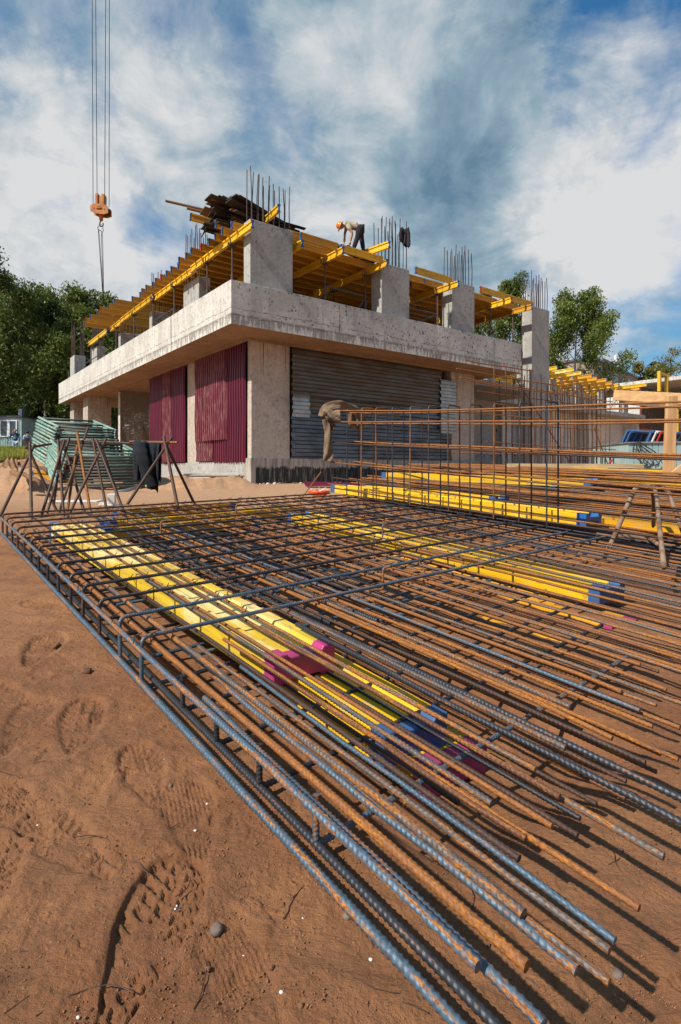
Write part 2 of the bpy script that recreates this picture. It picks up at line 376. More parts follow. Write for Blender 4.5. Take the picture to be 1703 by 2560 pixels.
M['maroon'] = simple('maroon_sheet', (0.125, 0.006, 0.026), (0.085, 0.005, 0.02), 3, 0.42, bs=0.1, stretch=(1, 1, 0.2))
M['maroon_worn'] = simple('maroon_sheet_worn', (0.14, 0.014, 0.032), (0.30, 0.15, 0.135), 7, 0.55, bs=0.2, stretch=(1.5, 1.5, 0.4), lo=0.42, hi=0.78)
M['galv'] = simple('galvanised_sheet', (0.15, 0.17, 0.20), (0.075, 0.075, 0.08), 1.4, 0.34, 0.65, bs=0.15, stretch=(0.6, 1, 2.5))
M['galv_rust'] = simple('galvanised_sheet_brown', (0.10, 0.066, 0.036), (0.13, 0.115, 0.10), 1.6, 0.42, 0.5, bs=0.15, stretch=(0.5, 1, 2.5))
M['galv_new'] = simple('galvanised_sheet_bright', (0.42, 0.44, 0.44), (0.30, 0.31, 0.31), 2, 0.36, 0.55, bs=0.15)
M['teal'] = simple('pale_teal_sheet', (0.33, 0.44, 0.44), (0.25, 0.35, 0.35), 3, 0.5, bs=0.15)
M['plank_dark'] = simple('old_formwork_board', (0.020, 0.014, 0.011), (0.060, 0.038, 0.025), 3, 0.85, bs=0.6, stretch=(1, 9, 9), vary=0.8)
M['plank'] = simple('weathered_board', (0.26, 0.135, 0.055), (0.14, 0.08, 0.04), 3, 0.8, bs=0.5, stretch=(0.8, 9, 9), vary=0.5)
M['timber'] = simple('fresh_timber', (0.62, 0.38, 0.17), (0.50, 0.27, 0.11), 3, 0.7, bs=0.4, stretch=(0.6, 8, 8))
M['timber_v'] = simple('fresh_timber_post', (0.64, 0.37, 0.17), (0.48, 0.26, 0.11), 3, 0.7, bs=0.4, stretch=(8, 8, 0.6))
M['timber_pale'] = simple('pale_dirty_timber', (0.55, 0.40, 0.22), (0.36, 0.25, 0.14), 4, 0.8, bs=0.4, stretch=(0.6, 8, 8))
M['ply'] = simple('plywood_film', (0.05, 0.038, 0.03), (0.09, 0.06, 0.04), 3, 0.5)
M['card'] = simple('brown_wrapping_board', (0.25, 0.125, 0.050), (0.17, 0.085, 0.035), 6, 0.85, bs=0.3)
M['white'] = simple('white_dusty', (0.70, 0.68, 0.64), (0.55, 0.52, 0.47), 7, 0.7)
M['white_pvc'] = simple('white_frame', (0.78, 0.79, 0.80), (0.70, 0.71, 0.72), 5, 0.4)
M['cloth_tan'] = simple('tan_cloth', (0.23, 0.155, 0.10), (0.12, 0.078, 0.05), 9, 0.95, bs=0.5)
M['cloth_navy'] = simple('navy_knit', (0.009, 0.014, 0.022), (0.003, 0.004, 0.007), 9, 0.97, bs=0.7)
M['cloth_black'] = simple('black_cloth', (0.014, 0.012, 0.015), (0.028, 0.024, 0.03), 9, 0.95, bs=0.5)
M['trousers'] = simple('dark_trousers', (0.022, 0.016, 0.022), (0.012, 0.009, 0.013), 8, 0.95, bs=0.5)
M['shirt'] = simple('khaki_shirt', (0.42, 0.40, 0.28), (0.30, 0.27, 0.18), 9, 0.9, bs=0.5)
M['camo'] = simple('blue_camouflage', (0.10, 0.20, 0.30), (0.02, 0.05, 0.10), 7, 0.9, lo=0.47, hi=0.53)
M['pale_blue'] = simple('pale_blue_cloth', (0.42, 0.55, 0.66), (0.30, 0.42, 0.54), 6, 0.9)
M['denim'] = simple('dark_dungarees', (0.02, 0.035, 0.08), (0.015, 0.02, 0.05), 6, 0.9)
M['skin'] = simple('skin', (0.42, 0.20, 0.12), (0.36, 0.16, 0.09), 10, 0.6, bs=0.1)
M['hair'] = simple('hair', (0.03, 0.02, 0.015), (0.05, 0.035, 0.02), 30, 0.7)
M['hair_grey'] = simple('grey_hair', (0.30, 0.28, 0.26), (0.2, 0.18, 0.16), 30, 0.7)
M['helmet'] = simple('orange_helmet', (0.85, 0.22, 0.015), (0.80, 0.19, 0.012), 4, 0.3, bs=0.02, coat=0.4)
M['glove'] = simple('work_glove', (0.40, 0.36, 0.30), (0.30, 0.26, 0.2), 12, 0.9)
M['orange'] = simple('orange_crane_paint', (0.50, 0.165, 0.003), (0.30, 0.085, 0.003), 7, 0.5, bs=0.2)
M['orange_plastic'] = simple('orange_plastic', (0.85, 0.09, 0.01), (0.75, 0.07, 0.01), 7, 0.35)
M['black'] = simple('black_rubber', (0.012, 0.012, 0.012), (0.02, 0.02, 0.02), 9, 0.7)
M['cable'] = simple('steel_rope', (0.035, 0.038, 0.045), (0.06, 0.065, 0.07), 9, 0.5, 0.5)
M['steel_worn'] = simple('worn_steel', (0.16, 0.13, 0.12), (0.09, 0.07, 0.065), 12, 0.5, 0.4)
M['car_paint'] = simple('dark_car_paint', (0.03, 0.025, 0.03), (0.035, 0.03, 0.035), 3, 0.25, 0.3, bs=0.0, coat=0.6)
M['brick'] = simple('far_brick', (0.33, 0.26, 0.20), (0.25, 0.20, 0.16), 2, 0.9, bs=0.3)
M['far_glass'] = simple('far_window_glass', (0.10, 0.13, 0.16), (0.25, 0.29, 0.32), 0.4, 0.15)
M['bark'] = simple('birch_bark', (0.42, 0.40, 0.36), (0.06, 0.05, 0.045), 3, 0.9, bs=0.5, stretch=(2, 2, 5), lo=0.5, hi=0.6)
M['bark_dark'] = simple('dark_bark', (0.09, 0.065, 0.045), (0.05, 0.04, 0.03), 5, 0.9, bs=0.6)
def fn_glass(t, b):
    b.inputs['Base Color'].default_value = (0.05, 0.07, 0.08, 1); b.inputs['Roughness'].default_value = 0.08
    b.inputs['Specular IOR Level'].default_value = 0.8
M['glass'] = material('window_glass', fn_glass)
def fn_film(t, b):
    o = objc(t); b.inputs['Base Color'].default_value = (0.75, 0.70, 0.62, 1); b.inputs['Roughness'].default_value = 0.35
    a = t.ramp(t.noise(t.mapping(o, (1, 1, 2.0)), 2.2, 7, 0.7, 1.5), 0.56, 0.74, 0.01, 0.34); t.l(a, b.inputs['Alpha'])
    bump(t, t.noise(o, 5, 6, 0.6, 1.0), 0.8, 0.03)
M['film'] = material('plastic_film', fn_film)
def leafmat(name, c1, c2, tr=0.25):
    def fn(t, b):
        g = t.n('ShaderNodeNewGeometry').outputs['Random Per Island']
        g2 = t.noise(objc(t), 0.35, 3, 0.5)
        c = t.mix(t.math('ADD', t.math('MULTIPLY', g, 0.55), t.ramp(g2, 0.35, 0.65, 0.0, 0.45)), c1, c2)
        t.l(c, b.inputs['Base Color']); b.inputs['Roughness'].default_value = 0.55
        tl = t.n('ShaderNodeBsdfTranslucent'); t.l(c, tl.inputs[0])
        mx = t.n('ShaderNodeMixShader', i={0: tr}); out = t.nt.nodes['Material Output']
        t.l(b.outputs[0], mx.inputs[1]); t.l(tl.outputs[0], mx.inputs[2]); t.l(mx.outputs[0], out.inputs[0])
    return material(name, fn)
M['leaf_dark'] = leafmat('leaf_dark', (0.020, 0.040, 0.008), (0.125, 0.18, 0.028), 0.25)
M['leaf'] = leafmat('leaf_birch', (0.055, 0.085, 0.014), (0.20, 0.25, 0.045), 0.35)
M['leaf_yellow'] = leafmat('leaf_yellowish', (0.09, 0.10, 0.02), (0.24, 0.19, 0.05), 0.25)
M['leaf_fir'] = leafmat('leaf_fir', (0.012, 0.028, 0.012), (0.03, 0.05, 0.02), 0.05)
M['grass'] = leafmat('grass_blades', (0.16, 0.20, 0.03), (0.42, 0.40, 0.07), 0.3)
def fn_soil(t, b):
    geo = t.n('ShaderNodeNewGeometry'); o = geo.outputs['Position']
    n = t.noise(o, 1.1, 7, 0.62); n2 = t.noise(o, 9.0, 8, 0.68); n3 = t.noise(o, 95.0, 6, 0.75)
    c = t.mix(t.ramp(n, 0.33, 0.66), (0.25, 0.098, 0.036), (0.37, 0.170, 0.070))
    c = t.mix(t.ramp(n2, 0.40, 0.70, 0, 0.6), c, (0.175, 0.070, 0.032))
    c = t.mix(t.ramp(n3, 0.45, 0.75, 0, 0.45), c, (0.115, 0.048, 0.024))
    # sand gets paler and yellower towards the building
    s = t.sep(o)
    c = t.mix(t.ramp(t.math('ADD', s[1], t.math('MULTIPLY', n, 3.0)), 4.0, 9.0, 0, 0.85), c, t.mix(t.ramp(n2, 0.3, 0.7), (0.52, 0.31, 0.17), (0.40, 0.225, 0.125)))
    grit = t.voro(o, 75.0)
    gm = t.math('MULTIPLY', t.ramp(grit, 0.16, 0.08), t.ramp(t.noise(o, 21.0, 2), 0.58, 0.66))
    c = t.mix(t.math('MULTIPLY', gm, 0.5), c, (0.42, 0.30, 0.22))
    t.l(c, b.inputs['Base Color']); b.inputs['Roughness'].default_value = 0.95
    st = t.noise(t.mapping(o, (5, 11, 8), rot=(0, 0, 0.55)), 1.0, 8, 0.75, 0.9)
    cl = t.voro(t.vm('ADD', o, t.vm('MULTIPLY', t.noise(o, 20, 3, 0.5, 0, 'Color'), (0.05, 0.05, 0.05))), 55.0)
    h = t.math('ADD', t.math('ADD', t.math('MULTIPLY', st, 1.5), t.math('MULTIPLY', n3, 0.55)), t.math('MULTIPLY', t.ramp(cl, 0.35, 0.0), 0.22))
    h = t.math('ADD', h, t.math('MULTIPLY', t.noise(o, 33.0, 7, 0.7), 0.55))
    bump(t, h, 1.0, 0.013)
M['soil'] = material('soil', fn_soil)
# ------------------------------------------------------------------ the ground
def vnoise(x, y, seed=0):
    xi = np.floor(x).astype(np.int64); yi = np.floor(y).astype(np.int64); fx = x - xi; fy = y - yi
    fx = fx * fx * (3 - 2 * fx); fy = fy * fy * (3 - 2 * fy)
    def h(a, b):
        k = (a * 374761393 + b * 668265263 + seed * 974634777) & 0x7fffffff
        k = (k ^ (k >> 13)) * 1274126177 & 0x7fffffff
        return ((k ^ (k >> 16)) & 0xffff) / 65535.0
    return (h(xi, yi) * (1 - fx) + h(xi + 1, yi) * fx) * (1 - fy) + (h(xi, yi + 1) * (1 - fx) + h(xi + 1, yi + 1) * fx) * fy
def fbm(x, y, sc, oct=4, seed=0):
    o = 0; a = 1; tot = 0
    for k in range(oct):
        o = o + a * vnoise(x / sc * 2 ** k + 13.7 * k, y / sc * 2 ** k + 7.3 * k, seed + k); tot += a; a *= 0.5
    return o / tot - 0.5
def sstep(a, b, x):
    t = np.clip((x - a) / (b - a), 0, 1); return t * t * (3 - 2 * t)
MOUNDS = [(-3.1, 11.0, 0.9, 0.6, 0.27), (-2.4, 11.6, 0.8, 0.6, 0.22), (-4.1, 11.4, 0.8, 0.6, 0.14), (-6.1, 9.8, 1.5, 0.7, 0.34), (-4.9, 9.2, .7, .5, .16), (-7.6, 9.6, 1.0, 0.9, 0.45)]
def gz0(X, Y):
    """large shape: rises away from the camera, then a level yard, a grassy rise far left"""
    X = np.asarray(X, float); Y = np.asarray(Y, float)
    pl = -0.108 - 0.0237 * np.clip(X, -6, 6) + 0.0656 * np.maximum(Y, -2)
    k = 0.03; top = 0.245
    h = np.clip(0.5 + 0.5 * (top - pl) / k, 0, 1)
    z = top + (pl - top) * h - k * h * (1 - h)
    z = z + 1.40 * sstep(15, 33, Y) * sstep(-7.5, -13, X)
    a, b = X + .5316, Y - 1.51; pp = .7573 * a + .6531 * b; qq = -.6142 * a + .7892 * b      # scraped hollow under the lowest beams
    z = z - 0.105 * sstep(.10, .26, pp) * sstep(.90, .72, pp) * sstep(-1.0, -.75, qq) * sstep(2.0, 1.4, qq)
    for mx, my, rx, ry, hh in MOUNDS:
        z = z + hh * np.exp(-(((X - mx) / rx) ** 2 + ((Y - my) / ry) ** 2) * 1.6)
    return z
PRINTS = [(-0.268, 0.800, -0.04, 0.85, 1.0), (-0.60, 1.05, 0.9, 0.55, 0.8), (-0.40, 1.16, 0.5, 0.5, 0.85), (-0.72, 0.93, 1.1, 0.5, .8), (-0.47, 0.97, 0.95, 0.45, .9), (-0.27, 1.03, 0.4, 0.4, .9),
          (-0.9, 1.5, 1.2, 0.45, 0.9), (-1.3, 1.9, 0.6, 0.5, 1.0), (-0.75, 1.35, 0.2, .35, .9), (-1.6, 2.3, 1.0, .5, 1), (-1.1, 1.25, 1.0, 0.4, .9), (-0.12, 0.72, 0.6, 0.25, .8), (-0.62, 1.35, 0.3, .6, .95), (-1.0, 1.15, 0.7, .6, 1), (-1.25, 1.5, 1.3, .6, 1), (-0.95, 1.8, 0.2, .7, 1), (-1.5, 1.95, 0.9, .6, 1), (-1.15, 2.25, 1.2, .7, 1), (-0.55, .86, .3, .5, .9), (-1.9, 2.7, .8, .7, 1), (.9, 1.0, -.3, .5, 1), (.62, .75, .5, .5, 1), (0.75, 0.85, -0.4, .3, .9)]
def footprints(X, Y):
    dz = np.zeros_like(X)
    for i, (cx, cy, rz, dep, sc) in enumerate(PRINTS):
        m = (np.abs(X - cx) < 0.26) & (np.abs(Y - cy) < 0.26)
        if not m.any(): continue
        x = X[m] - cx; y = Y[m] - cy; c, s = math.cos(rz), math.sin(rz)
        lx = (c * x + s * y) / sc; ly = (-s * x + c * y) / sc
        lx = lx + 0.003 * fbm(x, y, 0.05, 2, 5 + i) * 2; w = 0.052 + 0.010 * np.sin((ly + 0.02) * 16) - 0.012 * sstep(0.0, -0.14, ly)
        w = np.where(np.abs(ly) < 0.145, w * np.sqrt(np.clip(1 - (np.abs(ly) / 0.148) ** 4, 0, 1)), 0.0)
        ins = sstep(0.0, 0.006 if i == 0 else 0.016, w - np.abs(lx))
        rim = np.exp(-((np.abs(lx) - w - 0.010) / 0.010) ** 2) * (np.abs(ly) < 0.16) * 0.6
        arch = np.exp(-((ly + 0.03) / 0.025) ** 2)
        lug = (np.abs(((ly * 1.0 - np.abs(lx) * 0.7) / 0.026) % 1 - 0.5) < 0.30) & (np.abs(np.abs(lx) - 0.014) > 0.004)
        if i % 2: lug = (np.abs((ly + lx * 1.2) / 0.024 % 1 - 0.5) < 0.22) ^ (np.abs((ly - lx * 1.4) / 0.024 % 1 - 0.5) < 0.22)
        keep = fbm(x, y, 0.06, 2, 31 + i) > -0.16
        d = -0.009 * ins - 0.0065 * ins * lug * keep * (1 - arch) + 0.004 * rim
        if i == 0: d = d - 0.0045 * np.exp(-((lx + 0.040) / 0.012) ** 2) * sstep(.02, -.05, ly) * sstep(-.13, -.09, ly)
        dz[m] += d * dep * (1.0 if i == 0 else 1.15)
    return dz
def gz(x, y):
    return float(gz0(x, y))
def make_ground():
    r1 = 0.30 * np.exp(np.arange(0, 700) * 0.0040); r2 = r1[-1] * np.exp(np.arange(1, 200) * 0.028)
    R = np.concatenate([[0.0001], r1, r2])
    a1 = np.radians(np.linspace(-46, 46, 760)); a2 = np.radians(np.linspace(50, 310, 70))
    A = np.concatenate([a1, a2]); A = np.concatenate([A, [A[0] + 2 * math.pi]])
    RR, AA = np.meshgrid(R, A, indexing='ij')
    X = RR * np.sin(AA); Y = RR * np.cos(AA)
    Z = gz0(X, Y)
    near = sstep(40, 15, RR); fine = sstep(9, 4, RR); vf = sstep(3.0, 1.4, RR)
    Z += near * 0.028 * fbm(X, Y, 0.9, 4, 1)
    hump = np.zeros_like(X)
    for mx, my, rx, ry, hh in MOUNDS: hump += np.exp(-(((X - mx) / rx) ** 2 + ((Y - my) / ry) ** 2))
    Z += np.clip(hump, 0, 1) * 0.34 * fbm(X, Y, 0.36, 6, 77)
    c, s = math.cos(0.5), math.sin(0.5); U = c * X + s * Y; W = -s * X + c * Y
    Z += fine * 0.013 * fbm(U * 0.45, W, 0.12, 4, 9)
    Z += vf * 0.0070 * fbm(X, Y, 0.026, 4, 21)
    sc = fbm(X, Y, 0.10, 2, 55); Z += vf * 0.004 * np.clip(fbm(X, Y, 0.045, 2, 63) * 6, -0.2, 1) * (sc > 0)
    Z += footprints(X, Y)
    nr, na = X.shape
    V = np.stack([X, Y, Z], -1).reshape(-1, 3)
    i = np.arange(nr - 1)[:, None]; j = np.arange(na - 1)[None, :]
    Fq = np.stack([i * na + j, i * na + j + 1, (i + 1) * na + j + 1, (i + 1) * na + j], -1).reshape(-1, 4)[:, ::-1]
    me = np_mesh('ground', V, Fq); o = link('ground', me, M['soil'], smooth=True)
    tag(o, kind='structure'); return o
make_ground()

# ------------------------------------------------------------------ reinforcing bars
def bar_mesh(name, pts, r, pitch=0.0125, n=10, ribs=True, rib_h=0.20, phase=0.0, end_cap=True):
    P = np.array([tuple(p) for p in pts], float)
    seg = np.linalg.norm(np.diff(P, axis=0), axis=1); cum = np.concatenate([[0], np.cumsum(seg)]); L = cum[-1]
    if ribs:
        m = max(2, int(L / (pitch / 7))); s = np.linspace(0, L, m + 1)
    else:
        s = cum.copy()
    Q = np.stack([np.interp(s, cum, P[:, k]) for k in range(3)], 1)
    T = np.gradient(Q, axis=0); T /= np.linalg.norm(T, axis=1)[:, None] + 1e-12
    C = Q - Q.mean(0); _, sv, vt = np.linalg.svd(P - P.mean(0), full_matrices=True)
    if sv[1] < 1e-4 * sv[0] + 1e-9:
        nrm = np.cross(T[0], (0, 0, 1.0));
        if np.linalg.norm(nrm) < 1e-3: nrm = np.array([1.0, 0, 0])
    else: nrm = vt[2]
    N = nrm[None, :] - T * (T @ nrm)[:, None]; N /= np.linalg.norm(N, axis=1)[:, None]
    B = np.cross(T, N)
    th = np.arange(n) / n * 2 * np.pi; roll = phase * 6.28
    S_, TH = np.meshgrid(s, th, indexing='ij')
    rad = np.full(S_.shape, r)
    if ribs:
        side = np.sign(np.sin(TH + roll)); fr = (S_ / pitch + 1.05 * side * (TH / np.pi) + phase) % 1.0
        f = np.clip(1.6 - np.abs(fr - 0.5) * 6.0, 0, 1) * np.abs(np.sin(TH + roll)) ** 0.5
        lon = np.exp(-(np.sin(TH + roll) / 0.25) ** 2) * 0.11
        rad = r * (0.90 + rib_h * np.maximum(f, 0) + lon)
    V = Q[:, None, :] + rad[..., None] * (np.cos(TH)[..., None] * N[:, None, :] + np.sin(TH)[..., None] * B[:, None, :])
    m1 = len(s); V = V.reshape(-1, 3)
    i = np.arange(m1 - 1)[:, None]; k = np.arange(n)[None, :]; k2 = (k + 1) % n
    Fq = np.stack([i * n + k, (i + 1) * n + k, (i + 1) * n + k2, i * n + k2], -1).reshape(-1, 4)
    ii = np.broadcast_to(i, (m1 - 1, n)); kk = np.broadcast_to(k, (m1 - 1, n))
    u0 = s[ii]; u1 = s[ii + 1]; v0 = kk / n; v1 = (kk + 1) / n
    uv = np.stack([np.stack([u0, v0], -1), np.stack([u1, v0], -1), np.stack([u1, v1], -1), np.stack([u0, v1], -1)], -2).reshape(-1, 2)
    # end caps: fans of quads folded to the centre
    caps = []; cuv = []; V = list(map(tuple, V)) if False else V
    c0 = len(V); V = np.concatenate([V, Q[:1] - T[:1] * 0.001, Q[-1:] + T[-1:] * 0.001])
    e = (m1 - 1) * n
    for a in range(0, n, 2):
        b = (a + 1) % n; c = (a + 2) % n
        caps.append((c0, a, b, c)); caps.append((c0 + 1, e + c, e + b, e + a))
        cuv += [(0, a / n)] * 4 + [(L, a / n)] * 4
    nb = len(V); V = np.concatenate([V, V[:n], V[e:e + n]]); caps = [tuple((nb + x if c[0] == c0 else nb + n + x - e) if x < c0 else x for x in c) for c in caps]
    Fq = np.concatenate([Fq, np.array(caps)]); uv = np.concatenate([uv, np.array(cuv)])
    me = np_mesh(name, V, Fq, uv)
    if not ribs or True: me.shade_smooth() if r < 0.02 and not ribs else None
    return me
def rebar(name, pts, r, mat, parent=None, **kw):
    me = bar_mesh(name, pts, r, phase=random.random(), **kw)
    o = link(name, me, mat, parent); me.shade_smooth(); return o
# frame of the rebar mat: p across (to the right and away), q along the long bars (away to the left), h up
C0 = Vector((-0.5316, 1.51, 0.1425)); D1 = Vector((0.75667, 0.65332, 0.02491)); D2 = Vector((-0.61283, 0.78744, 0.06618))
def mp(p, q, h=0.0): return C0 + D1 * p + D2 * q + Vector((0, 0, h))
def corner(pts, rad=0.02, k=4):
    """round the corners of a polyline"""
    out = [Vector(pts[0])]
    for a, b, c in zip(pts, pts[1:], pts[2:]):
        a, b, c = Vector(a), Vector(b), Vector(c); u = (a - b).normalized(); w = (c - b).normalized()
        p0 = b + u * rad; p1 = b + w * rad
        for i in range(k + 1):
            t = i / k; out.append(p0 * (1 - t) ** 2 + b * 2 * t * (1 - t) + p1 * t * t)
    out.append(Vector(pts[-1])); return out
def wavy(p0, p1, sag=0.0, amp=0.004, k=10):
    a, b = Vector(p0), Vector(p1); out = []
    ph = random.random() * 6
    for i in range(k + 1):
        t = i / k; out.append(a.lerp(b, t) + Vector((0, 0, -sag * 4 * t * (1 - t) + amp * math.sin(t * 9 + ph))))
    return out
mat_obj = empty('rebar_mat', mp(0, 0, -0.12), 0, 'big tied mat of crossing steel bars with hooked edge lying on the sand in front', 'rebar mat')
def under(parent, o):
    """parent without moving the mesh, which is given in world coordinates"""
    o.parent = parent; o.matrix_parent_inverse = Matrix.Translation(-parent.location) if parent.rotation_euler.z == 0 else parent.matrix_basis.inverted()
    return o
R1 = 0.0062
HB = -0.117
for k in range(14):                                # hairpins: over the top, down the left edge, back along the bottom
    q = 0.2 * k + random.uniform(-0.012, 0.012); hb = HB + random.uniform(-0.004, 0.004); e = random.uniform(-0.06, 0.05)
    pe = 2.70 - (0.0 if k else 0.02) + e
    pts = corner([mp(pe, q + random.uniform(-.02, .02), R1 + 0.010), mp(0, q, R1 + 0.010), mp(0, q + random.uniform(-.012, .012), hb), mp(2.70 + e, q + 0.015, hb)], 0.022)
    o = rebar('stirrup', pts, R1, M['st_blue' if k < 2 else 'st_dark'] if k < 9 else M['st_brown'], n=8, pitch=0.008); under(mat_obj, o)
for k in range(13):                                # straight cross bars of the lower net, between the hairpins
    q = 0.1 + 0.2 * k + random.uniform(-0.03, 0.03)
    o = rebar('cross_bar', wavy(mp(0.05 + random.uniform(0, .5), q, -0.098), mp(2.66, q + random.uniform(-.03, .03), -0.098), 0.004), R1, M['st_blue' if k < 4 else 'st_dark'], n=8, pitch=0.008); under(mat_obj, o)
for k in range(4):                                 # low cross bars in front of the last hairpin, ends bent up
    q = -0.21 - 0.185 * k
    pts = corner([mp(0.03, q, -0.022), mp(0.03, q, -0.105), mp(1.9 - 0.2 * k, q + 0.02, -0.100)], 0.018)
    o = rebar('cross_bar', pts, R1, M['st_dark' if k < 3 else 'st_blue'], n=8, pitch=0.008); under(mat_obj, o)
TOP = [  # p, q of the near end, level, radius, steel
 (-0.010, -1.125, 0, .0074, 'st_blue'), (0.006, -1.195, -0.018, .0068, 'st_blue'), (0.033, -1.160, 0, .0070, 'st_orange'), (0.093, -1.117, 0, .0073, 'st_mix'), (0.087, -1.190, -0.016, .0062, 'st_blue'),
 (0.099, -1.220, -0.018, .0045, 'st_mix'), (0.162, -1.067, 0, .0053, 'st_brown'), (0.153, -1.203, -0.012, .0047, 'st_blue'), (0.136, -1.205, -0.012, .0050, 'st_mix'),
 (0.228, -0.974, 0, .0056, 'st_mix'), (0.211, -1.046, -0.012, .0050, 'st_rust'), (0.221, -1.203, -0.012, .0050, 'st_orange'), (0.252, -1.065, 0, .0046, 'st_orange'),
 (0.325, -1.037, 0, .0052, 'st_rust'), (0.342, -1.188, -0.012, .0057, 'st_mix'), (0.360, -0.972, 0, .0052, 'st_mix'),
 (0.421, -1.26, 0, .0062, 'st_dark'), (0.487, -1.25, 0, .0062, 'st_dark'), (0.474, -0.968, -0.004, .0054, 'st_mix'), (0.500, -0.99, -0.014, .0050, 'st_rust'),
 (0.550, -1.083, -0.004, .0046, 'st_brown'), (0.606, -1.117, 0, .0046, 'st_rust'), (0.625, -1.082, -0.014, .0050, 'st_orange'), (0.586, -1.007, 0, .0052, 'st_orange'),
 (0.633, -0.895, 0, .0056, 'st_mix'), (0.690, -1.041, 0, .0048, 'st_orange'), (0.736, -0.999, 0, .0050, 'st_blue'), (0.752, -1.071, -0.012, .0050, 'st_orange'),
 (0.800, -0.931, 0, .0055, 'st_orange'), (0.815, -1.002, -0.012, .0050, 'st_mix'), (0.842, -1.13, 0, .0050, 'st_mix'), (0.901, -0.992, 0, .0050, 'st_orange'), (0.994, -0.896, 0, .0052, 'st_orange')]
p = 1.045; k = 0
while p < 2.64:
    TOP.append((p, -1.08 + random.uniform(-.12, .05), 0, random.choice((.0080, .0085, .009)), random.choice(('st_orange', 'st_rust', 'st_mix', 'st_brown', 'st_dark', 'st_rust') if p < 2.2 else ('st_mix', 'st_dark', 'st_rust'))))
    if k % 3 != 2: TOP.append((p + 0.022, -1.2 + random.uniform(-.1, .1), -0.004, .008, random.choice(('st_rust', 'st_mix', 'st_orange'))))
    p += random.choice((0.085, 0.10, 0.118)); k += 1
for i in range(15): TOP.append((0.62 + .14 * i, random.uniform(-.5, .35), -0.05, .0085, random.choice(('st_brown', 'st_dark', 'st_rust', 'st_brown'))))
for (p, q, h, r, m) in TOP:
    if p > 1.0: r *= .60
    lap = (-0.04 < h < -0.01 or (h > -.01 and random.random() < .22))
    far = (random.uniform(-.7, 0.0) if p < .25 and h < 0 else random.uniform(-.2, 0.8)) if lap else 2.62 + random.uniform(-0.05, 0.12); pf = p + random.uniform(-0.012, 0.012) + (0.012 if p < 0.02 else 0)
    top = -r + R1 * 0 + 0.002 + h
    pts = [mp(p + (pf - p) * t + random.uniform(-.0028, .0028) * (t < .9), q + (far - q) * t, top + random.uniform(-.0015, .0015) - (.006 * (1 - t / .12) * random.random() if t < .12 and h == 0 else 0)) for t in (0, .12, .25, .4, .55, .7, .85, 1)]
    o = rebar('long_bar', pts, r, M[m], n=12 if p < 0.7 else 10, pitch=0.0100 if p < 0.7 else 0.0115); under(mat_obj, o)
LOW = [(-0.004, -1.25, .0098, 'st_blue'), (0.031, -1.28, .0085, 'st_dark'), (0.18, -1.0, .0085, 'st_dark'), (0.30, -.85, .008, 'st_brown'), (0.40, -1.03, .0078, 'st_brown'), (0.444, -1.012, .0075, 'st_dark'),
       (0.507, -1.012, .0075, 'st_brown'), (0.568, -1.039, .0078, 'st_rust'), (0.623, -1.017, .0075, 'st_brown'), (0.706, -1.043, .0075, 'st_rust'), (0.80, -.8, .0075, 'st_brown')] + \
      [(0.93 + 0.155 * i, -0.75 - random.random() * .3, .0075, random.choice(('st_brown', 'st_rust', 'st_dark'))) for i in range(11)]
for (p, q, r, m) in LOW:
    r *= 0.84 if p < .1 else .66
    pts = [mp(p, q + (2.6 - q) * t, HB + R1 + r + (0.0 if p < .05 else 0.004)) for t in (0, .5, 1)]
    o = rebar('lower_long_bar', pts, r, M[m], n=8, pitch=0.0105); under(mat_obj, o)
m = MB()                                           # twisted wire ties at the crossings
for k in range(14):
    for (p, q, h, r, mm) in TOP:
        if h > -.006 and random.random() < .55:
            c = mp(p + random.uniform(-.004, .004), 0.2 * k + random.uniform(-.006, .006), R1 + .012); a = D1 * .011 + D2 * .011; b = D1 * .011 - D2 * .011
            if random.random() < .5: a, b = b, a
            m.tube([c - a - Vector((0, 0, .014)), c - a * .5 + Vector((0, 0, .004)), c + a * .5 + Vector((0, 0, .004)), c + a - Vector((0, 0, .014))], .0013, 4); m.tube([c + Vector((0, 0, .003)), c + b * 1.1 + Vector((0, 0, .012))], .0018, 4)
o = m.build('wire_ties', M['st_brown']); under(mat_obj, o); tag(o, kind='stuff')
# bent spacer standing in the mat
P1 = Vector((0.4, 1.2, .0)); 
for (pp, qq) in ((0.93, 0.02), (1.62, 0.75), (0.62, 1.5), (1.3, 1.9)):
    pts = corner([mp(pp - .14, qq + .05, -0.012), mp(pp, qq, -0.012), mp(pp, qq, 0.068), mp(pp + .028, qq - .01, 0.072)], 0.012)
    o = rebar('bent_spacer', pts, .0048, M['st_mix'], n=8, pitch=.008); under(mat_obj, o)
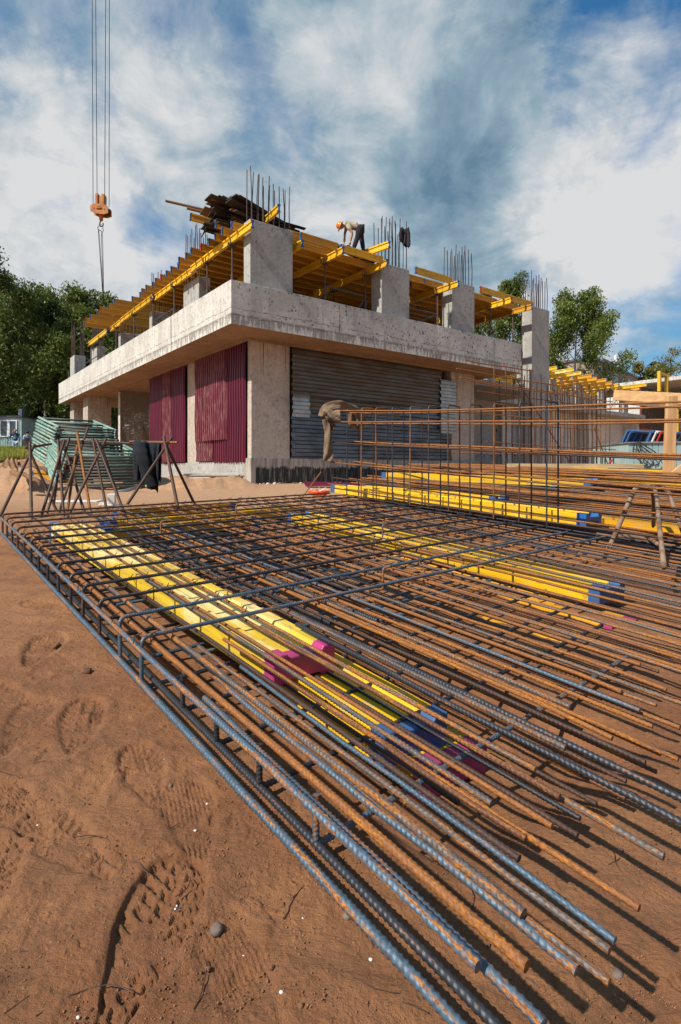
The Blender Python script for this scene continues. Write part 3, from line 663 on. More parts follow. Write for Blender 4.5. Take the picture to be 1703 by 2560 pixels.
# ------------------------------------------------------------------ upright beam cage on the right edge of the mat
cage = empty('rebar_cage', mp(2.72, 0.37, 0), 0, 'tall upright cage of bars standing on the right edge of the mat', 'rebar cage')
for k in range(11):
    q = 0.367 + 0.203 * k; dq = random.uniform(-.008, .008)
    pts = corner([mp(2.72, q, 0.01), mp(2.72, q + dq, 0.802), mp(2.862, q + dq, 0.802 + random.uniform(-.006, .006)), mp(2.862, q + dq, 0.0)], 0.022)
    o = rebar('stirrup', pts, 0.0056, M[['st_dark', 'st_dark', 'st_rust', 'st_dark', 'st_brown', 'st_dark', 'st_mix', 'st_dark', 'st_rust', 'st_mix', 'st_dark'][k]], n=8, pitch=0.008); under(cage, o)
for h in (0.785, 0.685, 0.492, 0.305, 0.160, 0.06):
    for s_, pp in ((0, 2.712), (1, 2.854)):
        sag = random.uniform(.0, .02)
        pts = wavy(mp(pp - .002, 2.62 - 0.05 * s_ + random.uniform(-.05, .03), h - (.01 if s_ else 0)), mp(pp + 0.02, -0.9, h + random.uniform(-.012, .012)), sag, 0.003, 12)
        o = rebar('long_bar', pts, 0.0060, M['st_orange' if h > .6 and not s_ else random.choice(('st_rust', 'st_brown'))], n=8, pitch=0.0135); under(cage, o)
for h, pp in ((0.49, 2.73), (.305, 2.73)):
    o = rebar('long_bar', wavy(mp(pp, 2.3, h + .017), mp(pp, -0.9, h + .02), .01), 0.0075, M['st_rust'], n=8); under(cage, o)
# ------------------------------------------------------------------ the concrete building under construction
BX = Vector((-2.704, 14.0, 0)); BR = math.atan2(0.6008, 0.7995)
BM = Matrix.Translation(BX) @ Matrix.Rotation(BR, 4, 'Z')
def bl(x, y, z): return BM @ Vector((x, y, z))
bld = empty('concrete_building', BX, BR, 'unfinished two storey concrete building with a deep overhanging parapet slab and bare columns', 'building')
GB = 0.15
def bpart(mb, name, mat, **kw): return mb.build(name, mat, bld, **kw)
W, D = 11.8, 21.0
m = MB(); m.box(0.02, W - 0.02, 0.02, D - .02, 4.262, 4.50); bpart(m, 'floor_slab', M['concrete_soffit_bounce'])
# rough slab edge band and upstand panels with open joints between them
m = MB(); m.box(0, W, 0, 0.02, 4.258, 4.52); m.box(0, 0.02, 0.02, D, 4.258, 4.52); m.box(0.02, W, D - .02, D, 4.258, 4.52); m.box(W - .02, W, .02, D - .02, 4.258, 4.52)
bpart(m, 'slab_edge_band', M['slab_edge'])
jr = [0, 3.35, 7.35, 10.2, W]; jl = [0.0, 3.46, 5.63, 8.89, 12.79, 16.87, 18.6, D]
for i in range(4):
    z1 = 5.346 + random.uniform(-.006, .004); m = MB()
    m.box(jr[i] + (0.006 if i else 0), jr[i + 1] - .006, 0.004 * (i % 2), 0.18, 4.522, z1); bpart(m, 'parapet_panel', M['concrete'], bevel=0.008)
for i in range(7):
    z1 = 5.346 + random.uniform(-.006, .004); m = MB()
    m.box(0.004 * (i % 2), 0.18, (jl[i] if i else 0.182) + .004, jl[i + 1] - .004, 4.522, z1); bpart(m, 'parapet_panel', M['concrete'], bevel=0.008)
m = MB(); m.box(0.184, W, D - .18, D, 4.522, 5.34); bpart(m, 'parapet_panel', M['concrete'])
# soffit lip over the wall line
m = MB(); m.box(1.02, W - .1, 1.06, 1.16, 4.20, 4.26); m.box(1.02, 1.10, 1.17, D - 1, 4.20, 4.26); bpart(m, 'soffit_lip', M['concrete_soffit_bounce'])
# ground floor: corner column, plinth, walls
def lowcol(x0, x1, y0, y1, mat='concrete_wall', z0=GB, z1=4.262, name='ground_column'):
    m = MB(); m.box(x0, x1, y0, y1, z0, z1); return bpart(m, name, M[mat], bevel=0.01)
lowcol(1.19, 2.44, 1.19, 1.42, z0=0.9)
m = MB(); m.box(1.14, 10.58, 1.11, 1.60, GB, 0.965); bpart(m, 'plinth', M['plinth'])
m = MB(); m.box(1.14, 1.55, 1.604, 9.4, GB, 0.88); bpart(m, 'plinth', M['concrete_col'])
lowcol(9.31, 10.56, 1.19, 1.55, z0=0.9)
lowcol(1.19, 1.50, 4.78, 5.78, z0=0.85)
m = MB(); m.box(1.19, 7.4, 13.66, 13.92, GB, 4.262); bpart(m, 'cross_wall', M['concrete_shade'])
m = MB(); m.box(1.165, 1.186, 13.64, 13.94, GB, 4.2); bpart(m, 'sunlit_wall_end', M['concrete'])  # pale strip: sun on the end of the cross wall, painted in
lowcol(0.5, 1.6, 16.7, 17.7); lowcol(0.45, 1.3, 19.5, 20.4)
lowcol(5.5, 6.6, 16, 17, 'concrete_shade'); lowcol(5.5, 6.4, 19.5, 20.4, 'concrete_shade')
# inner walls that close the rooms behind the sheeting, and the recess at the right end
m = MB(); m.box(2.5, 9.3, 1.62, 1.80, GB, 4.262); bpart(m, 'inner_wall', M['concrete_shade'])
m = MB(); m.box(1.62, 1.80, 1.85, 9.3, GB, 4.262); bpart(m, 'inner_wall', M['concrete_shade'])
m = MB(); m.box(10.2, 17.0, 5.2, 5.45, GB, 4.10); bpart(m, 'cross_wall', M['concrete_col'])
m = MB(); m.box(9.9, 10.15, 1.9, 5.2, GB, 4.262); bpart(m, 'inner_wall', M['concrete_shade'])
m = MB(); m.box(11.6, 11.9, 4.9, 5.19, GB, 4.1); bpart(m, 'ground_column', M['steel_worn'])
m = MB(); m.box(W + .004, 17.0, 2.2, 5.6, 4.10, 4.36); bpart(m, 'lower_slab', M['concrete_col'])
# upper columns with starter bars
def upcol(x0, x1, y0, y1, z1, z0=4.5, bars=True, bh=1.4, mat='concrete_col'):
    m = MB(); m.box(x0, x1, y0, y1, z0, z1); c = m.build('column', M[mat], bld, bevel=0.012)
    if bars:
        nx = max(2, int((x1 - x0) / 0.145)); ny = max(2, int((y1 - y0) / 0.145)); pts = []
        if x1 - x0 > y1 - y0: pts = [(x0 + .07 + (x1 - x0 - .14) * i / (nx - 1), yy) for i in range(nx) for yy in (y0 + .06, y1 - .06)]
        else: pts = [(xx, y0 + .07 + (y1 - y0 - .14) * i / (ny - 1)) for i in range(ny) for xx in (x0 + .06, x1 - .06)]
        for (a, b) in pts:
            h = bh * random.choice((1.0, .93, 0.8, .87)) ; m = MB()
            m.tube([(a, b, z1 - .05), (a + random.uniform(-.012, .012), b + random.uniform(-.012, .012), z1 + h * .5), (a + random.uniform(-.03, .03), b + random.uniform(-.03, .03), z1 + h)], 0.014, 6)
            m.build('starter_bar', M['st_brown'], c)
    return c
upcol(0.60, 1.88, 0.14, 0.50, 7.06, bh=1.38)
upcol(5.04, 6.20, 0.14, 0.62, 6.93, bh=1.55)
upcol(8.17, 9.32, 0.14, 0.62, 7.02, bh=1.35)
upcol(12.66, 13.83, 0.14, 0.62, 6.95, z0=GB, bh=1.4)
upcol(0.72, 1.10, 3.7, 4.95, 6.6, bh=1.7); upcol(0.72, 2.2, 8.0, 8.3, 6.5, bh=1.6); upcol(0.72, 1.9, 12.0, 12.3, 6.5, bh=1.4)
upcol(0.6, 0.98, 15.4, 16.6, 6.5, bh=1.5); upcol(0.35, 0.9, 18.9, 19.9, 6.62, bh=1.9)
for x in (5.2, 8.6):
    for y in (5.2, 9.8): upcol(x, x + .4, y, y + 1.0, 6.55, bars=False)
m = MB(); m.box(3.6, 10.5, 10.8, 11.0, 4.5, 6.55); bpart(m, 'inner_wall', M['concrete_shade'])
m = MB(); m.box(8.0, 8.2, 4.0, 10.7, 4.5, 6.55); bpart(m, 'inner_wall', M['concrete_shade'])

# ------------------------------------------------------------------ corrugated sheets
def corr_sheet(name, o, dl, dp, L, Hh, pitch, depth, mat, nrm, jag=0.0, trapez=True, label=None, cat=None, group=None, cuts=None):
    """sheet with ribs running along dl (length L); profile stepped along dp (extent Hh); nrm outwards"""
    o, dl, dp, nrm = Vector(o), Vector(dl), Vector(dp), Vector(nrm); m = MB(); prof = []
    x = 0.0
    while x < Hh - 1e-6:
        for a, h in ((0, 0), (.34, 0), (.48, 1), (.86, 1)) if trapez else ((0, 0), (.25, .5), (.5, 1), (.75, .5)):
            if x + a * pitch <= Hh: prof.append((x + a * pitch, h * depth))
        x += pitch
    prof.append((Hh, 0)); n = len(prof); ns = 8; th = 0.002
    vs = []; fs = []
    for side in (0, 1):
        for i in range(ns + 1):
            for (a, h) in prof:
                w = 0.012 * math.sin(i * 1.3 + a * 2.1)
                l = L * i / ns
                if i == 0: l += random.uniform(-jag, jag)
                vs.append(dl * l + dp * a + nrm * (h + w - th * side))
    for i in range(ns):
        for k in range(n - 1):
            a = i * n + k; fs.append((a, a + 1, a + n + 1, a + n)); b = a + (ns + 1) * n; fs.append((b, b + n, b + n + 1, b + 1))
    N2 = (ns + 1) * n
    for k in range(n - 1):
        fs.append((k, k + N2, k + 1 + N2, k + 1)); e = ns * n + k; fs.append((e, e + 1, e + 1 + N2, e + N2))
    for i in range(ns):
        a = i * n; fs.append((a, a + n, a + n + N2, a + N2)); a += n - 1; fs.append((a, a + N2, a + n + N2, a + n))
    m.add(vs, fs); ob = m.build(name, mat); ob.matrix_world = Matrix.Translation(o); 
    return tag(ob, label, cat, group)
def blv(x, y, z): return (BM.to_3x3() @ Vector((x, y, z)))
ex, ey, ez = blv(1, 0, 0), blv(0, 1, 0), Vector((0, 0, 1))
corr_sheet('metal_sheet', bl(2.46, 1.16, 0.93), ex, ez, 6.8, 1.95, 0.235, 0.045, M['galv'], -ey, label='long grey ribbed sheet metal closing the lower half of the shop opening', cat='metal sheet')
corr_sheet('metal_sheet', bl(2.46, 1.13, 2.84), ex, ez, 6.2, 1.36, 0.235, 0.045, M['galv_rust'], -ey, label='browned ribbed sheet metal closing the top of the opening under the slab', cat='metal sheet')
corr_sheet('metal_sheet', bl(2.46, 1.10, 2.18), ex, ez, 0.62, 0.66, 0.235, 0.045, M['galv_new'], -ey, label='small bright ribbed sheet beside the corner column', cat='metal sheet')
corr_sheet('metal_sheet', bl(3.08, 1.10, 2.42), ex, ez, 3.6, 0.42, 0.235, 0.045, M['galv_rust'], -ey, label='narrow brown ribbed strip in the middle of the grey sheeting', cat='metal sheet')
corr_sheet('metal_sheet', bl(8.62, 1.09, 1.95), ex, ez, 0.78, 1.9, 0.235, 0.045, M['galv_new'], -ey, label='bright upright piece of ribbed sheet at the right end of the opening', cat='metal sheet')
def maroon(y0, y1, z0, z1, x, mat, label): corr_sheet('corrugated_sheet', bl(x, y0, z0), ez, ey, z1 - z0, y1 - y0, 0.155, 0.055, mat, -ex, 0.02, True, label=label, cat='corrugated sheet')
maroon(1.42, 2.6, 0.86, 4.22, 1.14, M['maroon'], 'plain maroon corrugated sheet next to the corner column')
maroon(2.55, 3.55, 0.86, 4.22, 1.16, M['maroon'], 'maroon corrugated sheet showing under the ragged worn one')
maroon(2.5, 4.78, 1.55, 4.18, 1.08, M['maroon_worn'], 'dusty worn maroon corrugated sheet ending short above the ground, left of the corner column')
maroon(3.6, 4.76, 0.92, 2.0, 1.13, M['maroon_worn'], 'pale scratched lower maroon sheet right of the narrow column')
maroon(5.8, 7.0, 0.92, 4.2, 1.12, M['maroon'], 'maroon corrugated sheet left of the narrow column')
maroon(6.95, 7.85, 0.92, 4.2, 1.08, M['maroon_worn'], 'pale scraped maroon sheet between two cleaner ones')
maroon(7.8, 9.4, 0.92, 4.2, 1.12, M['maroon'], 'leftmost maroon corrugated sheet beside the open bay')
# torn plastic film over the open bay
m = MB(); nx, nz = 14, 12; vs = []
for i in range(nx + 1):
    for k in range(nz + 1):
        y = 9.5 + 4.1 * i / nx; z = 4.1 - (3.2 - 1.0 * math.sin(i * .5)) * k / nz * (0.55 + .45 * abs(math.cos(i * .35)))
        vs.append(bl(1.3 + 0.12 * math.sin(i * 1.1 + k * .6), y, z))
m.add(vs, [(a, a + 1, a + nz + 2, a + nz + 1) for i in range(nx) for k in range(nz) for a in [i * (nz + 1) + k]])
tag(m.build('plastic_film', M['film'], smooth=True), 'torn clear plastic film hanging in the open bay left of the maroon sheets', 'plastic film')

# ------------------------------------------------------------------ yellow timber formwork beams
def hprof(g=0.0, web=0.0135):
    w, f, b, H = 0.04 + g, 0.04 + g, web + g, 0.10 + g
    return [(-w, -H), (w, -H), (w, -H + f), (b, -H + f + .006), (b, H - f - .006), (w, H - f), (w, H), (-w, H), (-w, H - f), (-b, H - f - .006), (-b, -H + f + .006), (-w, -H + f)]
_bm = {}
def hmesh(L, key, g=0.0, web=0.0135):
    k = (round(L, 2), key, g, web)
    if k not in _bm:
        m = MB(); m.prism((0, 0, 0), (L, 0, 0), hprof(g, web)); me = bpy.data.meshes.new('beam'); me.from_pydata(m.v, [], m.f); me.materials.append(M[key]); _bm[k] = me
    return _bm[k]
def frame(a, b, roll=0.0):
    a, b = Vector(a), Vector(b); x = (b - a).normalized(); z = Vector((0, 0, 1)); y = z.cross(x).normalized(); z = x.cross(y)
    if roll: R = Matrix.Rotation(roll, 3, x); y = R @ y; z = R @ z
    return Matrix(((x.x, y.x, z.x, a.x), (x.y, y.y, z.y, a.y), (x.z, y.z, z.z, a.z), (0, 0, 0, 1)))
def make_beam(a, b, label, group, ym='yellow', caps=('blue', 'blue'), roll=0.0, capl=0.035, bevel=False, web=0.0135):
    a, b = Vector(a), Vector(b); L = round((b - a).length, 2)
    e = bpy.data.objects.new('formwork_beam', None); COL.objects.link(e); e.matrix_world = frame(a, b, roll); e.empty_display_size = .1
    tag(e, label, 'timber beam', group)
    o = bpy.data.objects.new('beam_body', hmesh(L - 2 * capl, ym, 0.0, web)); COL.objects.link(o); o.parent = e; o.location = (capl, 0, 0)
    if bevel: md = o.modifiers.new('b', 'BEVEL'); md.width = .004; md.segments = 2
    for i, c in enumerate(caps):
        if c:
            o = bpy.data.objects.new('end_cap', hmesh(capl, c, 0.0022, web)); COL.objects.link(o); o.parent = e; o.location = (0 if i == 0 else L - capl, 0, 0)
            if bevel: md = o.modifiers.new('b', 'BEVEL'); md.width = .004; md.segments = 2
    return e
G1, G2 = 'upper yellow joists across the formwork', 'lower yellow beams carrying the joists'
# carrying beams parallel to the left edge
prim = [(0.44, -0.30, 3.6), (0.52, 3.35, 7.25), (0.44, 7.0, 10.9), (0.5, 11.0, 12.6), (0.45, 13.0, 16.3)]
lab = ['yellow beam at the left roof edge running up to the corner column', 'second yellow beam along the left roof edge', 'third yellow beam along the left roof edge', 'short yellow beam near the far end of the left roof edge', 'farthest yellow beam along the left roof edge, end hanging free']
for (x, y0, y1), l in zip(prim, lab): make_beam(bl(x, y0, 6.72 - .0 * y0), bl(x, y1, 6.70), l, G2, 'yellow_bright', ('blue', 'magenta'))
names_r = ['right of the corner column', 'under the bending worker', 'left of the second column', 'left of the third column', 'between the third column and the tall end column', 'against the tall end column']
for n_, (x, y0) in enumerate(((2.05, -0.10), (3.25, -.32), (4.85, -.35), (7.88, -.42), (10.75, -.36), (12.05, -.30))):
    zz = 6.70 + (0.03 if n_ in (1, 2) else 0)
    make_beam(bl(x, y0, zz), bl(x + .03, y0 + 3.9, zz), 'yellow carrying beam with its blue end poking out ' + names_r[n_], G2, 'yellow_bright' if n_ != 5 else 'yellow', ('blue' if n_ != 4 else 'red', 'blue'))
    make_beam(bl(x + .1, y0 + 3.5, zz), bl(x + .1, y0 + 7.4, zz), 'yellow carrying beam in the shade of the storey, behind the one ' + names_r[n_], G2)
# joists across, on top of them
k = 0
def xl(y):
    return float(np.interp(y, [0, 1, 3, 6.2, 6.8, 8.2, 8.8, 10, 13], [.30, .22, .10, .16, .05, .3, -.35, -.45, -.55])) + random.uniform(-.07, .07)
y = 0.02
while y < 13.2:
    ordn = 'from the front'
    near = 'just behind the corner column' if y < 1.2 else 'beside the board pile' if y < 4 else 'behind the second left column' if y < 8 else 'at the far left end of the roof'
    if y < 0.4:
        for a, b in ((2.0, 3.28), (3.34, 4.96), (6.28, 8.0), (9.4, 12.5)):
            make_beam(bl(a, -0.04, 6.90), bl(b, -0.04, 6.90), {2.0: 'front yellow joist right of the corner column', 3.34: 'front yellow joist below the bending worker', 6.28: 'front yellow joist between second and third columns', 9.4: 'front yellow joist before the tall end column'}[a], G1, 'yellow_bright' if a > 3 else 'yellow', ('blue' if a != 9.4 else 'red', None))
    else:
        a = xl(y); lab = '%s yellow joist counting back from the front edge, its end showing at the left roof edge %s' % (ORD[min(k, 19)] if k < 20 else 'next', near)
        if k >= 19: lab = 'one of the last yellow joists at the far left end of the roof'
        ab = random.choice(('blue', 'blue', 'blue', 'blue', 'red', 'blue_dark'))
        make_beam(bl(a, y, 6.90), bl(a + 3.3, y + random.uniform(-.05, .05), 6.90), lab, G1, 'yellow' , (ab, 'blue'))
        if y < 7.5:
            for a, b in ((3.45, 7.3), (7.1, 11.0), (9.2, 12.9)):
                make_beam(bl(a, y + .1, 6.90), bl(b, y + .1 + random.uniform(-.05, .05), 6.90), 'yellow joist under the roof boards seen from below', 'joists seen from below', 'yellow')
    y += 0.45 if y < 7.6 else 0.68; k += 1
# plywood sheets over the joists
for i in range(5):
    for j in range(6):
        if i == 0 and j < 1: continue
        x0 = 0.75 + i * 2.5; y0 = 0.62 + j * 1.26; m = MB(); m.box(0, 2.44, 0, 1.22, 0, 0.018)
        o = m.build('plywood_sheet', M['ply']); o.matrix_world = BM @ Matrix.Translation((x0, y0, 7.004 + random.uniform(0, .003))) @ Matrix.Rotation(random.uniform(-.008, .008), 4, 'Z')
        tag(o, 'dark plywood sheet laid over the yellow joists, seen from below', 'plywood sheet', 'plywood sheets over the joists')
# loose angled beams
make_beam(bl(4.42, 0.95, 7.12), bl(4.68, -0.64, 7.13), 'loose yellow beam sticking up in front of the second column', 'loose yellow beams on the roof', 'yellow_bright')
make_beam(at(640, 572, 16.0), at(698, 520, 14.5), 'loose yellow beam pointing up behind the starter bars of the corner column', 'loose yellow beams on the roof', 'yellow_bright')
make_beam(bl(0.10, 1.15, 7.14), bl(2.6, 1.12, 7.14), 'yellow beam on top of the joists left of the corner column', 'loose yellow beams on the roof', 'yellow')
make_beam(bl(-0.05, 2.5, 7.78), bl(1.6, 2.2, 7.66), 'yellow beam under the left end of the board pile', 'loose yellow beams on the roof', 'yellow', ('blue_dark', 'blue'))
make_beam(bl(1.9, 0.55, 7.16), bl(3.7, .50, 7.14), 'yellow beam under the right foot of the board pile', 'loose yellow beams on the roof', 'yellow')
# pile of old formwork boards
def board(a, b, w, h, mat, label, group, name='board', roll=0.0, cat='board'):
    a, b = Vector(a), Vector(b); L = (b - a).length; m = MB(); m.box(0, L, -w / 2, w / 2, -h / 2, h / 2)
    o = m.build(name, mat, bevel=0.003); o.matrix_world = frame(a, b, roll); return tag(o, label, cat, group)
GP = 'dark old boards piled on the roof'
for i in range(64):
    lvl = i / 64; L = random.uniform(1.6, 3.1) * (1.1 - .35 * lvl); cx = 1.80 - 0.62 * lvl + random.uniform(-.4, .35); cy = 1.25 + random.uniform(-.55, .65) * (1.1 - .4 * lvl); an = random.uniform(-.25, .25)
    z = 7.12 + lvl ** 1.15 * 0.74 - (cx - 1.2) * .12; tl = -0.02 - 0.11 * lvl + random.uniform(-.05, .05)
    dx, dy = math.cos(an) * L / 2, math.sin(an) * L / 2
    board(bl(cx - dx, cy - dy, z - tl * L / 2), bl(cx + dx, cy + dy, z + tl * L / 2), random.choice((.12, .15, .3, .45)), random.choice((.02, .028, .03)), M['plank_dark'] if random.random() < .8 else M['plank'],
          'old board in the dark pile on the roof behind the corner column', GP, roll=random.uniform(-.15, .15))
board(bl(-0.75, 2.5, 8.02), bl(2.3, 1.0, 7.50), .10, .035, M['plank'], 'long bare board jutting out to the left from the pile on the roof', None)
board(bl(-0.3, 2.1, 7.80), bl(1.9, 1.2, 7.45), .12, .035, M['plank'], 'shorter board poking out below the long one on the roof pile', None)
board(bl(0.0, 1.7, 7.05), bl(0.40, 1.6, 7.75), .6, .02, M['plank_dark'], 'dark plywood offcut leaning against the left end of the board pile', None)
for i in range(8):
    board(bl(3.1 + .2 * i, .38 + random.uniform(-.15, .18), 7.03 + .03 * (i % 4)), bl(4.7 + .06 * i, .36 + random.uniform(-.15, .2), 7.02 + .03 * ((i + 2) % 4)), .3, .02, M['plank_dark'], 'dark board lying at the feet of the bending worker', 'boards by the worker')
for i in range(3):
    board(bl(6.6 + .3 * i, 1.2, 7.06 + .03 * i), bl(8.2 + .3 * i, 1.0, 7.07 + .03 * i), .3, .02, M['plank_dark'], 'dark board lying on the roof between the second and third columns', 'boards between the columns')
# ------------------------------------------------------------------ steel props and frames under the formwork
def prop(x, y, z0, z1, label, mat='prop', group='steel props under the beams'):
    e = empty('steel_prop', bl(x, y, z0), BR, label, 'steel prop', group)
    h = z1 - z0
    m = MB(); m.tube([(0, 0, .01), (0, 0, h * .58)], .030, 8); m.build('outer_tube', M[mat], e, smooth=False)
    m = MB(); m.tube([(0, 0, h * .55), (0, 0, h - .04)], .022, 8); m.build('inner_tube', M['prop_rusty'], e)
    m = MB(); m.tube([(0, 0, h * .56), (0, 0, h * .62)], .042, 8); m.tube([(-.07, 0, h * .60), (.07, 0, h * .60)], .008, 5); m.build('collar', M['prop_rusty'], e)
    m = MB(); m.box(-.07, .07, -.07, .07, 0, .01); m.build('base_plate', M[mat], e)
    m = MB(); m.box(-.09, .09, -.09, .09, h - .04, h - .03)
    for s1 in (-1, 1):
        for s2 in (-1, 1): m.box(s1 * .085 - .01, s1 * .085 + .01, s2 * .07 - .01, s2 * .07 + .01, h - .03, h + .10)
    m.build('fork_head', M['prop_rusty'], e)
for i, y in enumerate((0.9, 2.5, 5.1, 7.1, 9.3, 11.7, 14.2, 16.0)): prop(.47, y, 4.5, 6.61, '%s steel prop from the corner under the left roof edge beam' % ORD[i], 'prop' if i % 2 == 0 else 'prop_rusty')
for i, (x, y) in enumerate(((3.2, .5), (4.75, .55), (7.85, .5), (10.75, .6), (12.05, .55))): prop(x, y, 4.5, 6.61, '%s steel prop along the front between the upper columns' % ORD[i])
for i, (x, y) in enumerate(((3.2, 2.2), (4.9, 2.4), (7.9, 2.4), (10.8, 2.5), (2.1, 2.3), (3.3, 4.4), (5.0, 4.6), (2.2, 4.8), (12.1, 2.5))): prop(x, y, 4.5, 6.61, 'steel prop in the shade deep under the formwork', 'prop_rusty', 'props deep under the formwork')
def brace(pts, label, mat='prop', r=.021):
    m = MB()
    for a, b in pts: m.tube([bl(*a), bl(*b)], r, 7)
    return tag(m.build('scaffold_brace', M[mat]), label, 'scaffold brace')
brace([((3.2, .52, 5.95), (4.75, .57, 5.95)), ((4.75, .57, 5.9), (4.2, .57, 5.1)), ((3.2, .52, 4.9), (4.75, .57, 4.9))], 'blue frame brace between the props under the worker')
brace([((6.3, .52, 5.9), (7.85, .52, 5.9)), ((6.3, .52, 5.2), (7.85, .52, 5.9))], 'frame brace between second and third upper columns')
brace([((9.4, .62, 5.8), (10.75, .62, 5.8)), ((10.75, .62, 5.7), (10.2, .62, 4.9))], 'frame brace right of the third upper column')
brace([((.5, 9.3, 5.7), (.5, 7.1, 5.7)), ((.5, 9.3, 5.7), (.5, 8.2, 5.0)), ((.5, 5.1, 5.9), (.5, 7.1, 5.9))], 'blue brace between props on the left storey edge')
brace([((.4, 14.2, 5.85), (.4, 16.6, 5.85)), ((.4, 14.2, 5.4), (.4, 16.6, 5.4)), ((.4, 15.6, 4.5), (.4, 15.6, 6.3)), ((.4, 18.4, 5.7), (.4, 20.6, 5.7)), ((.4, 20.5, 4.5), (.4, 20.5, 6.0)), ((.4, 18.6, 4.5), (.4, 18.6, 6.3))], 'thin tube railing at the far left end of the storey')
# ------------------------------------------------------------------ yellow beams carrying the mat
def mbeam(p0, q0, p1, q1, h, label, ym, caps, roll=math.pi / 2, capl=.05):
    return make_beam(mp(p1, q1, h), mp(p0, q0, h), label, 'yellow beams under the bar mat', ym, caps, roll, capl, True, 0.029)
mbeam(0.365, -0.262, 0.325, 2.35, -0.062, 'pale worn yellow beam with a magenta end lying inside the near left part of the bar mat', 'yellow_pale', ('blue', 'magenta'))
mbeam(0.435, -0.615, 0.455, 0.55, -0.135, 'yellow beam with a blue end lying lower, right of the magenta ended one', 'yellow_bright', ('blue', 'blue'))
mbeam(0.515, -0.675, 0.52, -0.05, -0.205, 'lowest yellow beam with a magenta end under the near part of the mat', 'yellow_bright', ('magenta', 'magenta'))
mbeam(1.84, -0.45, 1.90, 2.0, -0.072, 'bright yellow beam with a blue end inside the right part of the mat', 'yellow_bright', ('blue', 'blue'))
mbeam(1.70, -0.56, 1.74, 0.9, -0.172, 'yellow beam with a magenta end just below the blue ended one at the right', 'yellow', ('magenta', 'magenta'))
mbeam(1.42, -0.62, 1.36, 0.9, -0.182, 'shaded yellow beam with a magenta end deep under the right part of the mat', 'yellow', ('blue', 'magenta'))
mbeam(1.17, -0.60, 1.15, 0.6, -0.185, 'darkest yellow beam with a small magenta end under the middle of the mat', 'yellow', ('blue', 'magenta'))
for (p0, p1, q, l, ym) in ((0.55, 2.1, 2.30, 'yellow beam crossing under the far edge of the mat', 'yellow_bright'), (0.45, 1.5, 2.05, 'yellow beam crossing just before the far one', 'yellow'), (0.75, 1.7, 2.75, 'farthest yellow beam lying on the sand beyond the mat', 'yellow')):
    a, b = mp(p0, q + .03, -.075), mp(p1, q, -.075); make_beam(a, b, l, 'yellow beams under the bar mat', ym, ('blue', 'blue'), math.pi / 2, .05)
# ------------------------------------------------------------------ crane rope and hook block
def rope(name, pts, r, parent, mat='cable'):
    m = MB(); m.tube(pts, r, 6); return under(parent, m.build(name, M[mat], smooth=True))
YC = 16.0; hb0 = at(251, 515, YC)
hook = empty('crane_hook_block', hb0, 0, 'orange crane hook block hanging on four steel ropes above the left side', 'hook block')
for (u0, u1, v1) in ((227, 233, 515), (233, 243, 488), (269, 262, 488), (275, 273, 518)):
    rope('hoist_rope', [at(u0, -900, YC), at(u1, v1, YC)], .009, hook)
def hp(u, v, d=0.0):                                   # crop coordinates of the block -> metres about its centre
    P = at(200 + u * 0.0765, 440 + v * 0.0765, YC); return (P.x, YC + d, P.z)
def hbox(u0, u1, v0, v1, d0, d1, m): 
    a = hp(u0, v1); b = hp(u1, v0); m.box(a[0], b[0], YC + d0, YC + d1, a[2], b[2])
m = MB(); hbox(550, 630, 610, 960, -.10, .10, m); hbox(745, 830, 630, 985, -.10, .10, m); under(hook, m.build('side_plate', M['orange'], bevel=.006))
m = MB(); hbox(632, 743, 690, 1000, -.07, .07, m); under(hook, m.build('centre_plate', M['orange'], bevel=.006))
m = MB()
for sgn in (-1, 1):
    q = [hp(u, v) for u, v in ((405, 1040), (450, 985), (560, 965), (830, 990), (930, 1020), (975, 1070), (980, 1275), (840, 1315), (600, 1290), (415, 1215))]
    d = .12 * sgn; m.add([(a, YC + d - .012, c) for a, _, c in q] + [(a, YC + d + .012, c) for a, _, c in q], [tuple(range(10)), tuple(range(19, 9, -1))] + [(i, i + 10, (i + 1) % 10 + 10, (i + 1) % 10) for i in range(10)])
under(hook, m.build('cheek_plates', M['orange']))
for u, v in ((520, 1110), (860, 1150)):
    c = hp(u, v); m = MB(); m.tube([(c[0], YC - .09, c[2]), (c[0], YC + .09, c[2])], .085, 18); under(hook, m.build('sheave', M['black']))
    m = MB(); m.tube([(c[0], YC - .14, c[2]), (c[0], YC + .14, c[2])], .022, 10); under(hook, m.build('sheave_pin', M['steel_worn']))
m = MB(); hbox(600, 765, 1090, 1130, -.16, .16, m); hbox(615, 740, 1060, 1080, -.165, .165, m); under(hook, m.build('crosshead', M['orange']))
m = MB(); a = hp(695, 1130); b = hp(695, 1455); m.tube([a, (a[0], a[1], (a[2] + b[2]) / 2), b], [.06, .062, .05], 10); under(hook, m.build('hook_shank', M['orange'], smooth=True))
m = MB(); c = hp(700, 1555); m.tube([(c[0] - .00, c[1], c[2] + .09), (c[0] - .035, c[1], c[2] + .04)] + [(c[0] + .05 * math.cos(t), c[1], c[2] - .02 + .06 * math.sin(t)) for t in np.linspace(2.6, 6.9, 12)], .020, 8); under(hook, m.build('lifting_hook', M['steel_worn'], smooth=True))
sl = empty('lifting_sling', at(254, 562, YC), 0, 'four leg wire sling hanging from the crane hook', 'lifting sling')
m = MB(); pts = [hp(*q) for q in ((690, 1590), (640, 1600), (575, 1700), (600, 1740), (740, 1830), (765, 1790), (745, 1650), (700, 1590))]; m.tube(pts, .010, 7); under(sl, m.build('master_link', M['steel_worn'], smooth=True))
for a, b in (((610, 1740), (615, 1860)), ((725, 1820), (715, 1950))):
    m = MB(); m.tube([hp(*a), hp(*b)], .016, 7); under(sl, m.build('shackle', M['steel_worn']))
